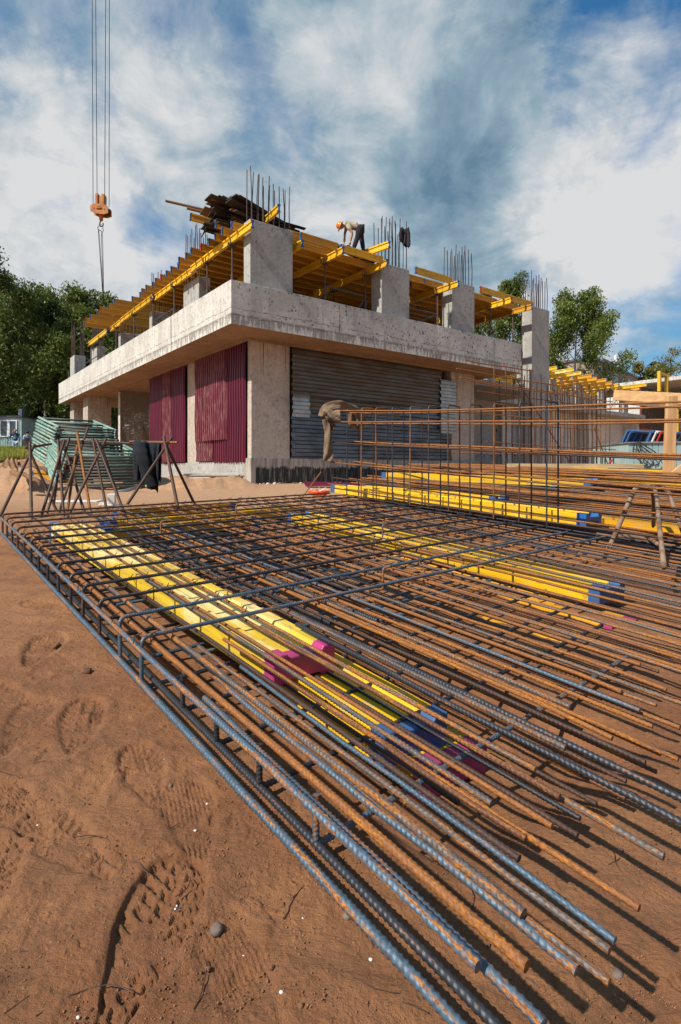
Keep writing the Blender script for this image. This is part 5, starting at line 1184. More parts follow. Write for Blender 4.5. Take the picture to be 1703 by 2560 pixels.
# ------------------------------------------------------------------ timber shelter at the right edge
P = ground_pt(1672, 5.7)
sh = empty('timber_shelter', P, 0, 'rough shelter of fresh timber posts and a sheet roof at the right picture edge', 'shelter')
def tbar(name, a, b, w, h, mat='timber', up=(0, 0, 1)):
    m = MB(); m.bar(a, b, w, h, up); return under(sh, m.build(name, M[mat], bevel=.004))
top = at(1682, 990, 5.7); tbar('post', (P.x - .02, 5.7, P.z - .02), (top.x - .01, 5.7, top.z), .10, .05, 'timber_v', (0, 1, 0))
tbar('brace', at(1665, 1200, 5.65), at(1800, 1095, 5.6), .03, .06)
tbar('rail', at(1535, 988, 6.4), at(1900, 1008, 5.5), .05, .115); tbar('rail', at(1565, 1003, 6.9), at(1900, 1030, 6.2), .05, .08, 'plank')
m = MB(); a = at(1522, 974, 6.6); b = at(1950, 1000, 5.6); d = Vector((.10, .32, -.03)); pr = []
for k in range(61):
    t = k / 60; q = a.lerp(b, t) + Vector((0, 0, .018 * math.sin(t * 130))); pr += [q, q + d, q + Vector((0, 0, .006)), q + d + Vector((0, 0, .006))]
m.add(pr, [f for k in range(60) for i in [k * 4] for f in ((i, i + 1, i + 5, i + 4), (i + 2, i + 6, i + 7, i + 3), (i, i + 4, i + 6, i + 2), (i + 1, i + 3, i + 7, i + 5))])
under(sh, m.build('roof_sheet', M['galv_rust']))
tbar('foot_board', at(1655, 1290, 5.2), at(1900, 1300, 5.2), .2, .04, 'timber_pale')
# ------------------------------------------------------------------ teal metal bin with formwork panels on it
YT = 15.0; b0 = ground_pt(1572, YT)
tb = empty('metal_container', b0, 0, 'pale teal ribbed metal container behind the pipe trestle with cables trailing over it', 'container')
zt = at(0, 1108, YT).z
o = corr_sheet('front_panel', Vector((b0.x, YT, .18)), (1, 0, 0), (1, 0, 0), 1, 1, 1, 1, M['teal'], (0, -1, 0)); bpy.data.objects.remove(o)
m = MB(); x = b0.x
while x < b0.x + 4.2: m.box(x, x + .135, YT, YT + .03, .15, zt); m.box(x + .135, x + .16, YT + .02, YT + .05, .15, zt); x += .16
under(tb, m.build('front_panel', M['teal']))
m = MB(); m.box(b0.x - .01, b0.x + .02, YT + .03, YT + 2.2, .15, zt); under(tb, m.build('end_panel', M['teal']))
m = MB(); m.add([(b0.x - .05, YT - .05, zt + .002), (b0.x + 4.3, YT - .05, zt + .05), (b0.x + 4.3, YT + 2.3, zt + .05), (b0.x - .05, YT + 2.3, zt + .002), (b0.x - .05, YT - .05, zt + .03), (b0.x + 4.3, YT - .05, zt + .08), (b0.x + 4.3, YT + 2.3, zt + .08), (b0.x - .05, YT + 2.3, zt + .03)],
                 [(0, 3, 2, 1), (4, 5, 6, 7), (0, 1, 5, 4), (1, 2, 6, 5), (2, 3, 7, 6), (3, 0, 4, 7)]); under(tb, m.build('lid', M['galv_new']))
m = MB(); m.box(b0.x - .1, b0.x + 4, YT - .25, YT - .12, .16, .32); tag(m.build('pale_beam', M['white'], bevel=.01), 'pale painted beam lying along the foot of the teal container', 'beam')
for k in range(5):
    m = MB(); u0 = 1590 + 17 * k; pts = [at(1578 + 6 * k, 1107 - k, YT - .08), at(u0, 1135 + 4 * k, YT - .1), at(u0 + 22 - 12 * k, 1165, YT - .09), at(u0 + 6 - 14 * k, 1190, YT - .1)]
    q = [];
    for i in range(3):
        for t in (0, .25, .5, .75): q.append(pts[i].lerp(pts[i + 1], t) + Vector((.05 * math.sin(t * 6.28 + k), 0, 0)))
    m.tube(q, .014, 6); tag(m.build('cable', M['black'], smooth=True), 'black cable trailing down the front of the teal container', 'cable', 'black cables on the teal container')
def fpanel(org, dx, dy, w, h, mat, label, group='painted formwork panels', n=3):
    """steel framed panel: rim plus cross ribs and a dark plywood face"""
    e = empty('formwork_panel', org, 0, label, 'formwork panel', group); dx, dy = Vector(dx).normalized(), Vector(dy).normalized(); nn = dx.cross(dy); m = MB(); t = .06
    O = Vector(org)
    for a, b in ((O, O + dx * w), (O + dy * h, O + dy * h + dx * w)): m.bar(a, b, .09, t, dy)
    for k in range(n + 2): a = O + dx * (w * k / (n + 1)); m.bar(a + dy * (.003 * k), a + dy * (h - .002), .088 if k in (0, n + 1) else .07, t * .7, nn)
    m.bar(O + dy * h * .5, O + dy * h * .5 + dx * w, .066, t * .6, dy); under(e, m.build('frame', M[mat]))
    m = MB(); c = [O + nn * .05, O + dx * w + nn * .05, O + dx * w + dy * h + nn * .05, O + dy * h + nn * .05]; c2 = [p + nn * .015 for p in c]
    m.add(c + c2, [(0, 1, 2, 3), (7, 6, 5, 4), (0, 4, 5, 1), (1, 5, 6, 2), (2, 6, 7, 3), (3, 7, 4, 0)]); under(e, m.build('face_plate', M['ply'])); return e
lean = (-.32, .25, -1)
for k, (u, v, mt, l) in enumerate(((1570, 1077, 'blue', 'blue framed panel leaning at the left end of the teal container'), (1578, 1079, 'blue', 'second blue framed panel leaning behind the first'), (1630, 1079, 'blue', 'blue panel leaning above the middle of the teal container'), (1642, 1080, 'white', 'white painted panel leaning on the blue one'), (1654, 1081, 'red', 'red panel leaning right of the white one'), (1692, 1082, 'blue', 'rightmost blue panel behind the timber post'))):
    P = at(u, v, YT + 3.0); fpanel(P, (.9, .55, 0), lean, 1.3 if k < 2 else .5, 1.35 if k < 2 else .6, mt, l, n=3 if k < 2 else 1)
for a, b, l in (((1495, 1195), (1530, 1150), 'red steel strut leaning at the end of the low bar cage'), ((1505, 1197), (1540, 1160), 'second red steel strut beside it')):
    m = MB(); m.tube([at(*a, 10.2), at(*b, 10.4)], .02, 7); tag(m.build('red_strut', M['red']), l, 'strut')
# ------------------------------------------------------------------ building wing beyond (same lines as the first one)
GW = 0.25
wing = empty('concrete_wing', BX, BR, 'farther concrete wing at the right with walls coloured sunlit pale under bright yellow beams', 'building')
def wp(name, b, mat): m = MB(); m.box(*b); return m.build(name, M[mat], wing)
wp('floor_slab', (14.2, 34.5, 6.0, 14, 4.26, 4.50), 'concrete_col')
for x0, x1, y in ((14.6, 15.9, 6.9), (19.8, 21.0, 6.9), (24.3, 25.4, 6.9), (28.4, 29.6, 6.9)): wp('column', (x0, x1, y, y + .35, GW, 4.262), 'concrete_lit')
wp('wall', (21.0, 21.25, 6.3, 7.3, GW, 4.262), 'concrete_lit'); wp('wall', (34.0, 34.25, 6.3, 9.6, GW, 4.262), 'concrete_lit'); wp('upper_wall', (36.0, 36.25, 6.6, 10.2, 4.3, 6.2), 'concrete_lit'); wp('wall', (28.0, 28.25, 6.5, 8.2, GW, 4.262), 'concrete_lit')
wp('wall', (16.4, 19.0, 8.6, 8.85, GW, 4.262), 'concrete_lit'); wp('wall', (21.4, 24.0, 8.6, 8.85, GW, 4.262), 'concrete_col'); wp('wall', (26.0, 34.0, 7.3, 7.55, GW, 4.262), 'concrete_lit')
wp('wall', (15.4, 15.65, 9, 13.5, GW, 4.262), 'concrete_lit'); wp('wall', (24.6, 24.85, 8.9, 13.5, GW, 4.262), 'concrete_lit')
wp('wall', (14.8, 36, 13.6, 13.9, GW, 6.0), 'concrete_lit'); 
for x0, x1, z1 in ((18.5, 20.0, 5.9), (21.5, 22.4, 5.7), (25.6, 34.0, 6.0)): wp('upper_wall', (x0, x1, 8.6, 8.85, 4.502, z1), 'concrete_lit')
for k in range(7): wp('upper_column', (15.3 + 2.9 * k, 15.9 + 2.9 * k, 6.6, 6.9, 4.502, 6.1), 'concrete_col')
c = wing
for k in range(46):
    x = 15.2 + 20 * random.random() ** 1.3; h = random.uniform(.9, 1.9); m = MB(); yy = random.choice((6.7, 9, 11)); m.tube([(x, yy, 5.9), (x + random.uniform(-.03, .03), yy, 6.1 + h)], .013, 5); m.build('starter_bar', M['st_brown'], wing)
GY = 'bright yellow beams over the far wing'
for i in range(17):
    x = 13.6 + 1.15 * i; z = 6.38 - 0.02 * i + random.uniform(-.05, .05)
    make_beam(bl(x, 5.0 + random.uniform(-.5, .9) - .02 * i, z), bl(x + .1, 9.6, z), '%s yellow beam over the far wing, counting from the tall end column to the right' % ORD[i], GY, random.choice(('yellow_bright', 'yellow_bright', 'yellow', 'yellow_pale')), (random.choice(('blue', 'blue', 'magenta', 'blue_dark')), None))
for i in range(9):
    y = 5.6 + .5 * i; make_beam(bl(13.8 + random.uniform(0, 1), y, 6.17), bl(24.4, y, 6.12), 'long yellow beam under the others, left half of the far wing', 'long yellow beams over the far wing', 'yellow_bright')
    make_beam(bl(24.0 + random.uniform(0, 1), y, 6.12), bl(33.6, y + .3, 6.05), 'long yellow beam under the others, right half of the far wing', 'long yellow beams over the far wing', 'yellow_bright')
for i, (x, y) in enumerate([(14.4 + 1.9 * k, 6.3) for k in range(10)] + [(14.8 + 2.2 * k, 8.0) for k in range(7)]):
    e = empty('steel_prop', bl(x, y, 4.5), BR, '%s slim prop under the yellow beams of the far wing, %s row' % (ORD[i % 10], 'front' if i < 10 else 'rear'), 'steel prop', 'props on the far wing')
    m = MB(); m.tube([(0, 0, 0), (0, 0, 1.55)], .035, 7); m.build('tube', M['prop'], e); m = MB(); m.box(-.08, .08, -.08, .08, 1.55, 1.565); m.build('head_plate', M['prop_rusty'], e)
for i in range(5):
    m = MB(); x = 15.6 + 3.6 * i; m.tube([bl(x, 6.2, 4.6), bl(x + 1.8, 6.2, 6.0)], .02, 6); m.tube([bl(x, 6.22, 6.0), bl(x + 1.8, 6.22, 4.6)], .02, 6); tag(m.build('scaffold_brace', M['prop']), 'crossed brace between the slim props, %s from the left' % ORD[i], 'scaffold brace')
# lit yellow things under the slab
make_beam(bl(19.1, 7.6, 2.9), bl(20.0, 7.4, 2.9), 'short yellow beam in the doorway of the far wing', None, 'yellow_bright'); make_beam(bl(13.6, 7.4, 3.85), bl(15.2, 7.3, 3.85), 'short yellow beam high behind the tall end column', None, 'yellow_bright'); make_beam(bl(13.6, 7.4, 2.0), bl(15.2, 7.3, 2.0), 'short yellow beam low behind the tall end column', None, 'yellow_bright')
wp('door_leaf', (19.15, 19.75, 8.3, 8.4, GW, 2.6), 'prop_rusty')
# red and blue wall formwork at the wing's end and the next storey beyond
for i in range(5):
    for j in range(2):
        O = bl(34.2 + .95 * i, 6.2, 3.6 + 1.45 * j); fpanel(O, ex, ez, .92, 1.4, ['red', 'red', 'blue', 'red', 'red'][i] if j == 0 else ['red', 'blue', 'blue', 'red', 'red'][i], '%s framed panel of the %s row in the red and blue wall form' % (ORD[i], ['lower', 'upper'][j]), 'red and blue wall form', 2)
f2 = empty('concrete_storey', BX, BR, 'distant storey with a long yellow edged slab at the right picture edge', 'building')
def fp(name, b, mat): m = MB(); m.box(*b); return m.build(name, M[mat], f2)
fp('floor_slab', (36, 60, 1, 14, 6.95, 7.2), 'concrete'); fp('wall', (39, 60, 3.0, 3.3, 4.4, 6.95), 'concrete_shade'); fp('floor_slab', (39.5, 60, 1, 14, 3.9, 4.3), 'concrete'); fp('wall', (39.5, 60, 3, 3.3, .2, 3.9), 'concrete_wall')
for k in range(4): fp('column', (39.6 + 3.2 * k, 40.1 + 3.2 * k, 1.2, 1.6, .2, 6.95), 'concrete')
for i in range(5): make_beam(bl(36.3 + 2.1 * i, 0.75, 6.80), bl(38.3 + 2.1 * i, .75, 6.80), '%s yellow edge beam of the distant storey' % ORD[i], 'yellow edge beams of the distant storey', 'yellow_bright')
m = MB(); O = bl(34.8, 5.2, 6.4)
for a, b in (((0, 0, 0), (0, 0, 1.4)), ((1.1, 0, 0), (1.1, 0, 1.2))): m.bar(bl(34.8 + a[0], 5.2, 6.1 + a[2]), bl(34.8 + b[0], 5.2, 6.1 + b[2]), .2, .2, ex)
m.bar(bl(34.8, 5.2, 7.4), bl(36.9, 5.2, 7.2), .18, .14); tag(m.build('timber_trestle', M['yellow_bright']), 'yellow timber post frame standing above the red and blue wall form', 'timber frame')
for i, (u, v0, v1, Y) in enumerate(((1690, 1005, 1120, 24), (1668, 1010, 1110, 26), (1730, 1000, 1120, 24))):
    make_beam(at(u, v1, Y), at(u + 1, v0, Y) , '%s upright yellow beam at the right picture edge, behind the timber post' % ORD[i], 'upright yellow beams at the right edge', 'yellow_bright') if False else None
    m = MB(); P = at(u, v1, Y); z1 = at(u, v0, Y).z; m.box(-.05, .05, -.10, .10, 0, z1 - P.z); o = m.build('upright_beam', M['yellow_bright']); o.location = P; tag(o, '%s upright yellow post at the right picture edge, behind the timber post' % ORD[i], 'post', 'upright yellow posts at the right edge')
for i in range(9):
    P = at(1500 + 26 * i, 1176, 12.5 + .3 * (i % 3)); m = MB(); hh = random.uniform(.10, .34); m.box(-.32, .32, -.18, .18, 0, hh); m.box(-.36, .30, -.05, .05, hh + .002, hh + .05); o = m.build('timber_stack', M[random.choice(('plank', 'timber', 'yellow_pale', 'plank_dark'))]); o.location = (P.x, P.y, gz(P.x, P.y)); o.rotation_euler.z = random.uniform(-.4, .4)
    tag(o, '%s low heap of timber offcuts from the left, before the teal container' % ORD[i], 'timber', 'timber offcuts before the teal container')
# far apartment block
ab = empty('apartment_block', at(1480, 1150, 105), 0, 'far grey brick apartment block with balconies, a dish and aerial on its roof', 'building')
A0, A1 = at(1490, 0, 95), at(1640, 0, 125); dxy = Vector((A1.x - A0.x, A1.y - A0.y, 0)); La = dxy.length; dxy.normalize(); nrm = Vector((dxy.y, -dxy.x, 0)); zr = CAMH + (HOR - 906) / FPX * 97
def ap(name, x0, x1, z0, z1, d0, d1, mat):
    m = MB(); o = Vector((A0.x, A0.y, 0)); c = [o + dxy * x0 + nrm * d0, o + dxy * x1 + nrm * d0, o + dxy * x1 + nrm * d1, o + dxy * x0 + nrm * d1]
    m.add([p + Vector((0, 0, z)) for z in (z0, z1) for p in c], [(0, 3, 2, 1), (4, 5, 6, 7), (0, 1, 5, 4), (1, 2, 6, 5), (2, 3, 7, 6), (3, 0, 4, 7)]); return under(ab, m.build(name, M[mat]))
ap('wall', -1, La, 0, zr, -12, 0, 'brick'); ap('roof', -1.3, La + .3, zr + .002, zr + .35, -12.3, .3, 'galv'); ap('roof_hut', 10, 17, zr + .36, zr + 2.2, -6, -2, 'brick')
for fl in range(5):
    for k in range(7):
        x = 1.5 + k * 4.2; z = zr - 2.2 - 2.9 * fl
        if x + 2 > La: continue
        if k % 3 == 1:
            ap('balcony', x - .6, x + 2.6, z - 1.0, z + .1, .02, 1.1, 'teal'); ap('window', x, x + 2, z + .1, z + 1.3, .01, .06, 'far_glass')
        else: ap('window', x, x + 1.6, z - .2, z + 1.25, .01, .06, 'far_glass')
d = at(1543, 900, 100); m = MB(); m.tube([d, d + Vector((.2, -.25, .1))], [1.0, .9], 14); m.tube([d - Vector((0, -.1, 1.6)), d], .06, 6); under(ab, m.build('satellite_dish', M['white_pvc'], smooth=False))
d = at(1570, 882, 100); m = MB(); m.tube([d - Vector((0, 0, 2.2)), d], .04, 5); [m.tube([d + Vector((-.9, 0, -.4 * k)), d + Vector((.9, 0, -.4 * k))], .03, 5) for k in range(3)]; under(ab, m.build('aerial', M['cable']))
# ------------------------------------------------------------------ people
def skin_body(name, nodes, edges, root, mat, parent=None, sub=1):
    """nodes: {key: (pos, radius or (rx, ry))}"""
    keys = list(nodes); me = bpy.data.meshes.new(name); me.from_pydata([tuple(nodes[k][0]) for k in keys], [(keys.index(a), keys.index(b)) for a, b in edges], [])
    o = bpy.data.objects.new(name, me); COL.objects.link(o); me.materials.append(mat)
    md = o.modifiers.new('skin', 'SKIN'); md.use_smooth_shade = True; md.branch_smoothing = .6
    for i, k in enumerate(keys):
        r = nodes[k][1]; sv = me.skin_vertices[0].data[i]; sv.radius = (r, r) if not isinstance(r, tuple) else r; sv.use_root = (k == root)
    s = o.modifiers.new('sub', 'SUBSURF'); s.levels = s.render_levels = sub
    if parent: under(parent, o)
    return o
def hand_nodes(N, E, arm, P, d, side, s=1.0, curl=.4):
    """palm and five separate bent fingers from the wrist P along d"""
    d = Vector(d).normalized(); side = (Vector(side) - d * Vector(side).dot(d)).normalized(); nn = d.cross(side)
    N[arm + 'palm'] = (P + d * .06 * s, (.034 * s, .018 * s)); E.append((arm, arm + 'palm'))
    for i, (o, L) in enumerate(((-.030, .072), (-.010, .082), (.011, .078), (.031, .062))):
        a = P + d * .095 * s + side * o * s; b = a + (d - nn * curl * .5).normalized() * L * .5 * s; c = b + (d * .6 - nn * curl * 1.6).normalized() * L * .5 * s
        for q, (k, pt, r) in enumerate((('k', a, .010), ('m', b, .009), ('t', c, .0075))): N['%sf%d%s' % (arm, i, k)] = (pt, r * s)
        E += [(arm + 'palm', '%sf%dk' % (arm, i)), ('%sf%dk' % (arm, i), '%sf%dm' % (arm, i)), ('%sf%dm' % (arm, i), '%sf%dt' % (arm, i))]
    a = P + d * .035 * s - side * .038 * s; b = a + (d * .7 - side * .7 - nn * .3).normalized() * .045 * s; N[arm + 'th1'] = (a, .013 * s); N[arm + 'th2'] = (b, .010 * s)
    E += [(arm + 'palm', arm + 'th1'), (arm + 'th1', arm + 'th2')]
def face(parent, c, fwd, up, mat_hair=None, hair=True):
    fwd = Vector(fwd).normalized(); up = (Vector(up) - fwd * Vector(up).dot(fwd)).normalized(); rt = fwd.cross(up)
    m = MB(); R = Matrix((rt, fwd, up)).transposed()
    def put(m, p, r): 
        k = len(m.v); m.ball((0, 0, 0), *r, n=8, m=6); m.v[k:] = [tuple(c + R @ (Vector(q) + Vector(p))) for q in m.v[k:]]
    m = MB(); put(m, (0, .103, -.005), (.014, .022, .026)); put(m, (-.078, 0, 0), (.012, .022, .032)); put(m, (.078, 0, 0), (.012, .022, .032)); under(parent, m.build('nose_and_ears', M['skin'], smooth=True))
    m = MB(); put(m, (-.033, .088, .022), (.013, .010, .008)); put(m, (.033, .088, .022), (.013, .010, .008)); under(parent, m.build('eyes', M['white_pvc'], smooth=True))
    m = MB(); put(m, (0, .090, -.052), (.026, .010, .008)); under(parent, m.build('mouth', M['magenta'], smooth=True))
    if hair and mat_hair:
        m = MB(); put(m, (0, -.018, .035), (.086, .102, .088)); under(parent, m.build('hair', mat_hair, smooth=True))
def head_nodes(N, E, c, up, fwd, neck):
    up = Vector(up).normalized(); fwd = Vector(fwd).normalized()
    N['jaw'] = (c - up * .065 + fwd * .035, .052); N['skull'] = (c + up * .01, .088); N['crown'] = (c + up * .065, .066); E += [(neck, 'jaw'), ('jaw', 'skull'), ('skull', 'crown')]
# the worker bending down on the roof
YW = 16.8
def zw(x, y, d=0.0): return at(820 + x * .15306, 530 + y * .15306, YW + d)
wk = empty('person', zw(490, 650), 0, 'worker in an orange helmet and dark trousers bending down on the roof edge', 'person')
N, E = {}, []
N['pelvis'] = (zw(520, 250), .115); N['belly'] = (zw(450, 235), .115); N['chest'] = (zw(365, 215), .125); N['neckb'] = (zw(300, 205), .075); N['neck'] = (zw(262, 218), .052)
E += [('pelvis', 'belly'), ('belly', 'chest'), ('chest', 'neckb'), ('neckb', 'neck')]
hc = zw(213, 228); hup = Vector((-.80, 0, .38)); hf = Vector((-.42, -.12, -.9))
head_nodes(N, E, hc, hup, hf, 'neck')
for s_, sh, el, wr, dep in (('L', (310, 235), (275, 355), (272, 455), .17), ('R', (345, 245), (400, 350), (362, 500), -.17)):
    N['sh' + s_] = (zw(*sh, dep), .060); N['el' + s_] = (zw(*el, dep * 1.1), .040); N['wr' + s_] = (zw(*wr, dep * .9), .027); E += [('neckb', 'sh' + s_), ('sh' + s_, 'el' + s_), ('el' + s_, 'wr' + s_)]
    hand_nodes(N, E, 'wr' + s_, zw(*wr, dep * .9), (-.1, 0, -1) if s_ == 'L' else (-.25, 0, -1), (0, 1, 0), 1.05, .5)
for s_, kn, an, ft, dep in (('L', (552, 440), (578, 610), (545, 655), .13), ('R', (478, 430), (420, 590), (385, 640), -.13)):
    N['hip' + s_] = (zw(525, 275, dep), .095); N['kn' + s_] = (zw(*kn, dep), .062); N['an' + s_] = (zw(*an, dep), .042); N['ft' + s_] = (zw(*ft, dep), .036)
    E += [('pelvis', 'hip' + s_), ('hip' + s_, 'kn' + s_), ('kn' + s_, 'an' + s_), ('an' + s_, 'ft' + s_)]
skin_body('body', N, E, 'pelvis', M['skin'], wk, 2)
def sub_nodes(N, E, keys, grow): 
    return {k: (N[k][0], (N[k][1] if not isinstance(N[k][1], tuple) else N[k][1][0]) * grow + .012) for k in keys}, [e for e in E if e[0] in keys and e[1] in keys]
ks = ['pelvis', 'hipL', 'hipR', 'knL', 'knR', 'anL', 'anR']; n_, e_ = sub_nodes(N, E, ks, 1.08); n_['anL'] = (n_['anL'][0], .07); n_['anR'] = (n_['anR'][0], .07); skin_body('trousers', n_, e_, 'pelvis', M['trousers'], wk, 2)
N2 = dict(N); E2 = list(E)
for s_ in 'LR': N2['mid' + s_] = (N['sh' + s_][0].lerp(N['el' + s_][0], .62), .055); E2.append(('sh' + s_, 'mid' + s_))
ks = ['pelvis', 'belly', 'chest', 'neckb', 'shL', 'shR', 'midL', 'midR']; n_, e_ = sub_nodes(N2, E2, ks, 1.06); n_['pelvis'] = (zw(495, 240), .112); n_['neckb'] = (zw(292, 207), .082); skin_body('shirt', n_, e_, 'chest', M['shirt'], wk, 2)
for s_, a in (('L', 'anL'), ('R', 'anR')):
    m = MB(); p = N[a][0]; f = N['ft' + s_][0]; m.tube([p + (p - f) * .35, p.lerp(f, .5) - Vector((0, 0, .02)), f + (f - p) * .5 - Vector((0, 0, .01))], [.05, .052, .036], 10); under(wk, m.build('boot', M['black'], smooth=True))
face(wk, hc, hf, hup, M['hair'])
m = MB(); R = Vector((0, 0, 1)).rotation_difference(hup).to_matrix(); n = 18; vs = []; prof = [(.150, .020), (.125, .028), (.122, .06), (.108, .11), (.07, .15), (.025, .168), (0.001, .170)]
for r, z in prof:
    for k in range(n): a = 2 * math.pi * k / n; vs.append(hc + R @ Vector((r * .92 * math.cos(a), r * math.sin(a), z - .02)))
m.add(vs, [(i * n + k, i * n + (k + 1) % n, (i + 1) * n + (k + 1) % n, (i + 1) * n + k) for i in range(len(prof) - 1) for k in range(n)])
pk = [hc + hup.normalized() * .0 + hf.normalized() * x + Vector((0, y, 0)) for x, y in ((.10, -.08), (.19, -.05), (.205, 0), (.19, .05), (.10, .08))]; m.add([p for p in pk] + [p + hup.normalized() * .012 for p in pk], [(0, 1, 2, 3, 4), (9, 8, 7, 6, 5), (0, 5, 6, 1), (1, 6, 7, 2), (2, 7, 8, 3), (3, 8, 9, 4)])
hm = m.build('helmet', M['helmet'], smooth=True); under(wk, hm)
for s_ in 'LR':
    m = MB(); w_ = N['wr' + s_][0]; m.tube([w_ + Vector((0, 0, .03)), w_ - Vector((0.01, 0, .05))], .036, 10); under(wk, m.build('glove_cuff', M['glove'], smooth=True))
# jacket hung on the starter bars
def jk(s, t):
    c = at(820 + (1180 + 150 * s) * .15306, 530 + (250 + 320 * abs(t - .5) * 2 * (0.72 + .35 * s)) * .15306, 17.6); k = abs(t - .5) * 2
    return c + Vector((0, (-.06 if t < .5 else .06) * (k + .3) + .03 * math.sin(s * 19 + k * 2), .03 * math.sin(s * 9)))
cloth('jacket', [(jk, 18, 18), (sleeve(at(820 + 1205 * .15306, 530 + 270 * .15306, 17.5), at(820 + 1185 * .15306, 530 + 455 * .15306, 17.5), .05, .045, (-.02, 0, 0)), 12, 10), (sleeve(at(820 + 1300 * .15306, 530 + 290 * .15306, 17.5), at(820 + 1315 * .15306, 530 + 570 * .15306, 17.45), .055, .045, (.03, 0, 0)), 12, 12)],
      M['cloth_black'], 'black jacket hung over the starter bars of the second upper column', 'jacket')
# two men at the cabin
def stand(u, head_v, foot_v, Y, label, top, legs, hair_m, phone=False, away=False, cap=None, bib=None):
    Pf = at(u, foot_v, Y); H = (foot_v - head_v) / FPX * Y; s = H / 1.75; f = Vector((.3, -1, 0)) if not away else Vector((-.35, .9, 0)); f.normalize(); rt = Vector((-f.y, f.x, 0)) * -1
    e = empty('person', Pf, 0, label, 'person'); V = lambda a, b, c: Pf + rt * a * s + f * b * s + Vector((0, 0, c * s)); N, E = {}, []
    N['pelvis'] = (V(0, 0, .95), .14 * s); N['belly'] = (V(0, .03, 1.12), .15 * s); N['chest'] = (V(0, 0, 1.32), .15 * s); N['neckb'] = (V(0, -.01, 1.46), .075 * s); N['neck'] = (V(0, 0, 1.53), .055 * s); E += [('pelvis', 'belly'), ('belly', 'chest'), ('chest', 'neckb'), ('neckb', 'neck')]
    hc = V(0, .02, 1.64); head_nodes(N, E, hc, (0, 0, 1), f, 'neck')
    for sg, k in ((-1, 'L'), (1, 'R')):
        el = V(sg * .27, .02, 1.13); wr = V(sg * .24, .14, .93)
        if phone and sg == 1: el = V(.30, .12, 1.20); wr = V(.15, .17, 1.50)
        if away: el = V(sg * .26, .05, 1.14); wr = V(sg * .16, .24, 1.10)
        N['sh' + k] = (V(sg * .19, 0, 1.42), .065 * s); N['el' + k] = (el, .043 * s); N['wr' + k] = (wr, .028 * s); E += [('neckb', 'sh' + k), ('sh' + k, 'el' + k), ('el' + k, 'wr' + k)]
        hand_nodes(N, E, 'wr' + k, wr, (wr - el), f.cross(Vector((0, 0, 1))), s, .4)
        N['hip' + k] = (V(sg * .09, 0, .88), .10 * s); N['kn' + k] = (V(sg * .11, .03, .48), .065 * s); N['an' + k] = (V(sg * .12, 0, .09), .045 * s); N['ft' + k] = (V(sg * .13, .16, .04), .035 * s); E += [('pelvis', 'hip' + k), ('hip' + k, 'kn' + k), ('kn' + k, 'an' + k), ('an' + k, 'ft' + k)]
    skin_body('body', N, E, 'pelvis', M['skin'], e, 2)
    n_, e_ = sub_nodes(N, E, ['pelvis', 'belly', 'chest', 'neckb', 'shL', 'shR', 'elL', 'elR'] + ([] if away else ['wrL', 'wrR']), 1.08); skin_body('shirt', n_, e_, 'chest', top, e, 2)
    n_, e_ = sub_nodes(N, E, ['pelvis', 'hipL', 'hipR', 'knL', 'knR', 'anL', 'anR'], 1.14); skin_body('trousers', n_, e_, 'pelvis', legs, e, 2)
    face(e, hc, f, (0, 0, 1), hair_m, cap is None)
    if cap:
        m = MB(); m.ball(tuple(hc + Vector((0, 0, .045))), .10, .105, .085, 12, 8); p = hc + f * .10 + Vector((0, 0, .04)); m.ball(tuple(p), .07, .07, .012, 10, 5); under(e, m.build('cap', cap, smooth=True))
    if bib:
        m = MB(); 
        for sg in (-1, 1): m.tube([V(sg * .05, -.15, 1.0), V(sg * .08, -.165, 1.25), V(sg * .11, -.10, 1.47), V(sg * .10, .10, 1.45)], .022, 6)
        m.box(-.13, .13, -.02, .02, 0, .22); m.v[-8:] = [tuple(V(0, -.15, 1.02) + rt * q[0] + f * q[1] + Vector((0, 0, q[2]))) for q in m.v[-8:]]; under(e, m.build('bib_straps', bib))
    return e
mp_ = stand(0 + 178 * .2168, 1073, 1138, 37.0, 'man in blue camouflage holding a hand to his ear before the cabin', M['camo'], M['pale_blue'], M['hair_grey'], phone=True)
stand(0 + 318 * .2168, 1078, 1141, 36.0, 'man in light blue shirt and dark dungarees standing right of the camouflage suit', M['pale_blue'], M['denim'], M['hair'], away=True, cap=M['black'], bib=M['denim'])

